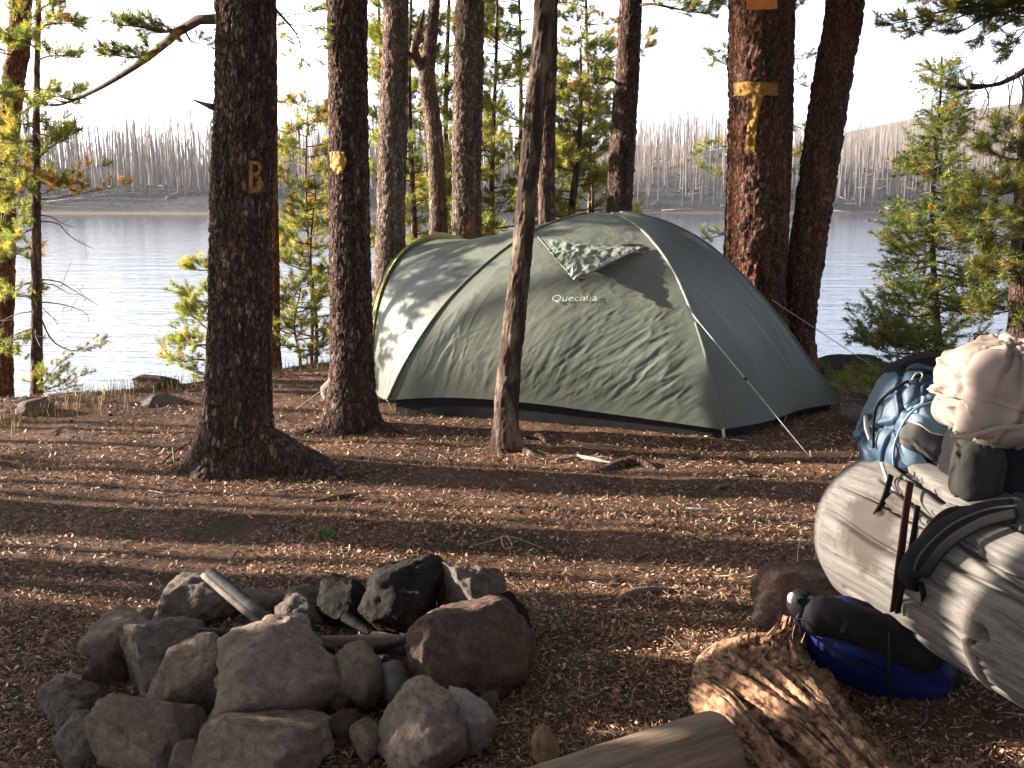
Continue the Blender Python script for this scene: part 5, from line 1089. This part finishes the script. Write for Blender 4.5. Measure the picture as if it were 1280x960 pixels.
strap(bq, [P(1160, 772, 2.88), P(1172, 778, 2.88), P(1186, 800, 2.86)], .016, .005, M_plast, 'buckle', n=10)

bb = thing('stuff_bag', G(1080, 850), 'royal blue and black bag lying on the ground under the silver log', 'bag')
blob(990, 762, 1200, 868, 3.0, .13, M_royal, 'bag_body', bb, 41, 2.8, .003, 8, (1, 0, -.3), rot=.42, cr_=(22, .012, .06))
V, F = tube(catmull([P(1004, 764, 2.95), P(1030, 772, 2.93), P(1080, 788, 2.91), P(1130, 806, 2.9), P(1165, 822, 2.9)], 60), np.interp(np.linspace(0, 1, 60), [0, .03, .1, .9, 1], [.04, .055, .062, .068, .06]), 40); V += .006 * wr(V, (.3, 1, 1), 14, 5)[:, None]; mk('black_roll', V, F, M_blk, bb)
blob(984, 738, 1026, 772, 2.98, .045, M_blk, 'roll_end', bb, 43, 2.6, .002, 8, rot=.3, sub=4)
blob(984, 740, 996, 755, 2.94, .012, M_plast, 'grey_cap', bb, 44, 2.2, .001, 8, sub=3, cr_=(2, .001, .1))
blob(1105, 795, 1200, 888, 3.04, .10, M_blk, 'black_pouch', bb, 45, 2.8, .002, 8, rot=.2)
blob(1052, 830, 1102, 900, 3.02, .06, cloth_mat('navy_nylon', (.008, .01, .04), (.012, .014, .055), 0, .6), 'navy_pocket', bb, 46, 3.0, .002, 9)
strap(bb, [P(1040, 812, 2.86), P(1062, 826, 2.84), P(1080, 832, 2.84), P(1100, 842, 2.86)], .012, .006, M_blk, 'strap')
strap(bb, [P(992, 772, 2.9), P(1010, 790, 2.86), P(1050, 815, 2.83), P(1110, 845, 2.84)], .008, .004, M_royal, 'piping')
strap(bb, [P(1113, 790, 2.84), P(1112, 840, 2.82), P(1112, 895, 2.85)], .012, .004, M_blk, 'strap')

# ------------------------------------------------------------------ small things on the ground
def gtube(name, label, cat, pxs, r, m, lift=0.0, ns=10, part=None, n=24):
    pts = catmull([G(a, b) + [0, 0, l] for a, b, l in pxs], n); V, F = tube(pts, r * np.interp(np.linspace(0, 1, n), [0, .5, 1], [1, .9, .4]), ns); V += fbm(V / .04, 2, int(pxs[0][0]))[:, None] * r * .2
    o = mk(name, V, F, m); return tag(o, label, cat)
gtube('exposed_root', 'dark humped root breaking the soil in front of the tent', 'root', [(740, 590, -.03), (775, 584, .015), (800, 581, .02), (835, 592, -.03)], .035, M_bark)
gtube('stick', 'pale stick on the sunlit ground below the leaning stem', 'stick', [(695, 577, .01), (725, 574, .012), (752, 578, .01)], .009, M_deadtwig)
gtube('stick', 'bleached flat stick left of the dark humped root', 'stick', [(722, 573, .012), (745, 578, .016), (768, 582, .012)], .014, simple('bleached_wood', (.4, .34, .28), (.55, .48, .4), 30, .8, .003))
gtube('exposed_root', 'pale knotted root end right of the leaning stem base', 'root', [(660, 547, .015), (676, 551, .03), (688, 556, -.01)], .022, M_bark_smooth)
gtube('stick', 'thin crooked stick propped left of the lettered pine', 'stick', [(203, 580, .01), (222, 568, .03), (246, 560, .05)], .009, M_twig)
gtube('stick', 'short forked twig left of the lettered pine', 'stick', [(217, 570, .05), (218, 582, .01)], .007, M_twig)
gtube('stick', 'low brown stick lying in the shade right of the lettered pine', 'stick', [(390, 628, .0), (420, 624, .01), (450, 620, .012)], .014, M_twig)
gtube('stick', 'brown stick in front of the guy line', 'stick', [(890, 614, .0), (905, 609, .012), (925, 611, .0)], .012, M_deadtwig)
gtube('stick', 'grey flat root scrap in the foreground shade', 'stick', [(770, 752, .0), (800, 742, .012), (860, 738, .0)], .016, M_deadtwig)
gtube('dry_stem', 'long pale dry stem curling on the ground above the charred stone', 'dry stem', [(592, 684, .01), (615, 680, .015), (632, 678, .03), (640, 686, .01), (630, 690, .02), (628, 681, .04), (645, 678, .02), (680, 688, .01)], .0025, simple('straw', (.45, .36, .24), (.6, .5, .36), 30, .7, 0), n=50, ns=5)
gtube('dry_stem', 'thin dry hoop of stem left of the silver log', 'dry stem', [(1000, 722, .0), (996, 712, .06), (1000, 705, .12), (1012, 703, .12), (1019, 712, .06), (1018, 724, .0)], .0022, bpy.data.materials['straw'], n=40, ns=5)
gtube('stick', 'small dark stick at the left foreground', 'stick', [(42, 830, .0), (62, 834, .01), (84, 826, .0)], .008, M_twig)
def grass(label, px, py, n, h, cols, seed, name='grass_tuft', spread=.05, wd=.004):
    rg = np.random.default_rng(seed); b = G(px, py); Vs = []; Cs = []
    for k in range(n):
        p = b + [rg.normal(0, spread), rg.normal(0, spread), 0]; p[2] = H1(p[0], p[1]); an = rg.uniform(0, 6.28); l = h * rg.uniform(.5, 1.1); d = np.array([math.cos(an), math.sin(an), 0]); s = np.array([-d[1], d[0], 0]) * wd * .5; k_ = rg.uniform(.2, .8)
        q = p + [0, 0, l * .6] + d * l * .2 * k_; e = p + [0, 0, l] + d * l * .6 * k_; Vs += [p - s, p + s, q - s * .8, q + s * .8, e]; Cs += [np.array(cols[rg.integers(0, len(cols))]) * rg.uniform(.8, 1.2)] * 5
    F = []
    for k in range(n): i = 5 * k; F += [[i, i + 1, i + 3], [i, i + 3, i + 2], [i + 2, i + 3, i + 4]]
    o = mk(name, np.array(Vs), np.array(F), M_grass, None, False, np.clip(np.array(Cs), 0, 1)); return tag(o, label, 'plant') if name != 'grass_tuft' else tag(o, label, 'grass', kind='stuff')
grass('small bright green sprout on the sunlit ground behind the fire ring', 406, 671, 60, .055, [(.13, .22, .03), (.2, .3, .05)], 1, 'green_sprout', .02, .007)
gy = [(.34, .24, .09), (.38, .28, .13), (.2, .17, .06)]
for i, (x, y, n, h, lb) in enumerate(((150, 548, 26, .09, 'small orange-tinged grass tuft left of the lettered pine'), (95, 515, 120, .16, 'dry yellow grass at the bank beside the thin pine'), (180, 487, 120, .14, 'dry yellow grass around the reddish boulder'),
                                     (235, 482, 90, .12, 'dry grass at the bank just left of the lettered pine'), (20, 590, 90, .09, 'low dry grass at the left edge of the camp'), (15, 530, 110, .16, 'dry grass at the foot of the orange-barked pine'),
                                     (395, 460, 90, .1, 'dry grass on the bank behind the blazed pine'), (1062, 470, 110, .14, 'dry grass on the hummock right of the tent'), (130, 500, 100, .14, 'dry grass between the thin pine and the boulder'), (355, 462, 60, .1, 'dry grass on the bank right of the lettered pine'))):
    grass(lb, x, y, n, h, gy, 20 + i, spread=.16)

# needle and bark litter
rng = np.random.default_rng(77)
def litter(n, ymin, ymax, pw, lmin, lmax, wmin, wmax, seed, pal, wt, tilt=.35, bent=True):
    rg = np.random.default_rng(seed); u = rg.random(n); a = ymin ** (-pw); b = ymax ** (-pw); y = (a + (b - a) * u) ** (-1 / pw); x = (rg.random(n) * 2 - 1) * (.6 * y + .6)
    ok = y < crest(x) + 1.2; x, y = x[ok], y[ok]; n = len(x)
    dn = vnoise(np.stack([x * 2.2, y * 2.2, 0 * x], 1), 8); ok = rg.random(n) < np.clip(-.25 + 1.5 * dn + .5 * vnoise(np.stack([x * 9, y * 9, 0 * x], 1), 12), 0.05, 1); x, y = x[ok], y[ok]; n = len(x)
    z = H(x, y) + rg.uniform(.002, .013, n); an = rg.uniform(0, 6.283, n); l = rg.uniform(lmin, lmax, n) * (.7 + y * .06); wd = rg.uniform(wmin, wmax, n) * (.7 + y * .07)
    d = np.stack([np.cos(an), np.sin(an), rg.normal(0, tilt * .6, n)], 1); s = np.stack([-np.sin(an), np.cos(an), rg.normal(0, tilt, n)], 1); c = np.stack([x, y, z], 1)
    up = np.array([0, 0, 1.]) * (l * rg.uniform(-.05, .16, n))[:, None]
    A = c - d * l[:, None] / 2 - s * wd[:, None] / 2; B = c - d * l[:, None] / 2 + s * wd[:, None] / 2; C = c + up + s * wd[:, None] / 2; D = c + up - s * wd[:, None] / 2; E = c + d * l[:, None] / 2 + s * wd[:, None] * .25; Fv = c + d * l[:, None] / 2 - s * wd[:, None] * .25
    if not bent:
        V = np.stack([A, B, E, Fv], 1).reshape(-1, 3); p_ = np.array(pal); cc = p_[rg.choice(len(p_), n, p=wt)] * rg.uniform(.7, 1.3, (n, 1)); return V, np.arange(n * 4).reshape(-1, 4), np.repeat(np.clip(cc, 0, 1), 4, 0)
    V = np.stack([A, B, C, D, E, Fv], 1).reshape(-1, 3); i = np.arange(n) * 6; F = np.stack([np.stack([i, i + 1, i + 2, i + 3], 1), np.stack([i + 3, i + 2, i + 4, i + 5], 1)], 1).reshape(-1, 4)
    pal = np.array(pal); cc = pal[rg.choice(len(pal), n, p=wt)] * rg.uniform(.7, 1.3, (n, 1)); return V, F, np.repeat(np.clip(cc, 0, 1), 6, 0)
pal = [(.09, .048, .03), (.26, .135, .075), (.47, .275, .165), (.64, .45, .31), (.14, .095, .07)]; wt = [.20, .32, .27, .11, .10]
V, F, C = litter(235000, 1.9, 10.5, .75, .012, .034, .0017, .0038, 1, pal, wt, .7, False)
o = mk('needle_litter', V, F, M_litter, None, False, C); tag(o, 'fallen dry pine needles covering the camp ground', 'litter', kind='stuff')
V, F, C = litter(46000, 1.9, 10.5, .7, .008, .020, .004, .010, 2, pal, wt, .8)
o = mk('bark_litter', V, F, M_litter, None, False, C); tag(o, 'flakes of bark and cone scales scattered over the soil', 'litter', kind='stuff')

rgt = np.random.default_rng(91); a = Acc()
for k in range(260):
    y = rgt.uniform(1.6, 3.05) ** 2; x = rgt.uniform(-.62, .62) * y
    if y > crest(x) - .1: continue
    l = rgt.uniform(.05, .22); an = rgt.uniform(0, 6.28); r = rgt.uniform(.0015, .0045); p = np.array([x, y, H1(x, y) + r + .004]); q = p + np.array([math.cos(an), math.sin(an), 0]) * l; m = (p + q) / 2 + rgt.normal(0, .012, 3)
    q[2] = H1(q[0], q[1]) + r + rgt.uniform(0, .015); m[2] = max(m[2], H1(m[0], m[1]) + r); a.add(*tube(np.array([p, m, q]), [r, r * .9, r * .5], 5))
tag(mk('twig_litter', *a.get(), M_deadtwig), 'small dry twigs scattered over the camp ground', 'litter', kind='stuff')
Vc_, Fc_ = ico(2)
for k in range(34):
    y = rgt.uniform(1.6, 2.9) ** 2; x = rgt.uniform(-.5, .5) * y
    if y > crest(x) - .2 or (-1.4 < x < .2 and y < 3.7) or (x > .4 and y < 3.6) or (-.9 < x < 2.6 and y > 6.2): continue
    V = Vc_ * (1 + .18 * fbm(Vc_ * 5 + k, 2, k))[:, None] * [.020, .014, .013]; an = rgt.uniform(0, 6.28); V = np.stack([V[:, 0] * math.cos(an) - V[:, 1] * math.sin(an), V[:, 0] * math.sin(an) + V[:, 1] * math.cos(an), V[:, 2]], 1)
    tag(mk('pine_cone', V + [x, y, H1(x, y) + .010], Fc_, M_bark_smooth), 'small weathered pine cone lying on the needle litter', 'pine cone', 'pine cones on the ground')

# thin morning air over the lake
bmz = bmesh.new(); bmesh.ops.create_cube(bmz, size=1); hz = bpy.data.meshes.new('haze'); bmz.to_mesh(hz); bmz.free()
mh = bpy.data.materials.new('haze_air'); mh.use_nodes = True; nt = mh.node_tree; nt.nodes.clear(); ho = nt.nodes.new('ShaderNodeOutputMaterial'); hv = nt.nodes.new('ShaderNodeVolumePrincipled')
hv.inputs['Color'].default_value = (.93, .94, 1, 1); hv.inputs['Density'].default_value = 0.00025; hv.inputs['Anisotropy'].default_value = 0.1; L(nt, hv.outputs[0], ho.inputs['Volume'])
hz.materials.append(mh); ho_ = link('haze', hz, None, (0, 280, 28)); ho_.scale = (1500, 760, 66); tag(ho_, 'thin pale haze over the lake and the far slopes', 'haze', kind='stuff')

rgc = np.random.default_rng(17); a = Acc()
for k in range(150):
    an = rgc.uniform(0, 6.28); rr = rgc.uniform(0, .5) ; x = -.62 + math.cos(an) * rr; y = 3.08 + math.sin(an) * rr * .75; sz = rgc.uniform(.006, .022); Vk, Fk = ico(1); Vk = Vk * (1 + .3 * rgc.normal(0, 1, (len(Vk), 1))) * [sz * 1.5, sz, sz * .7]
    a.add(Vk + [x, y, H1(x, y) + sz * .4], Fk)
tag(mk('charcoal', *a.get(), M_char, smooth=False), 'broken black charcoal bits on the floor of the fire ring', 'charcoal', kind='stuff')
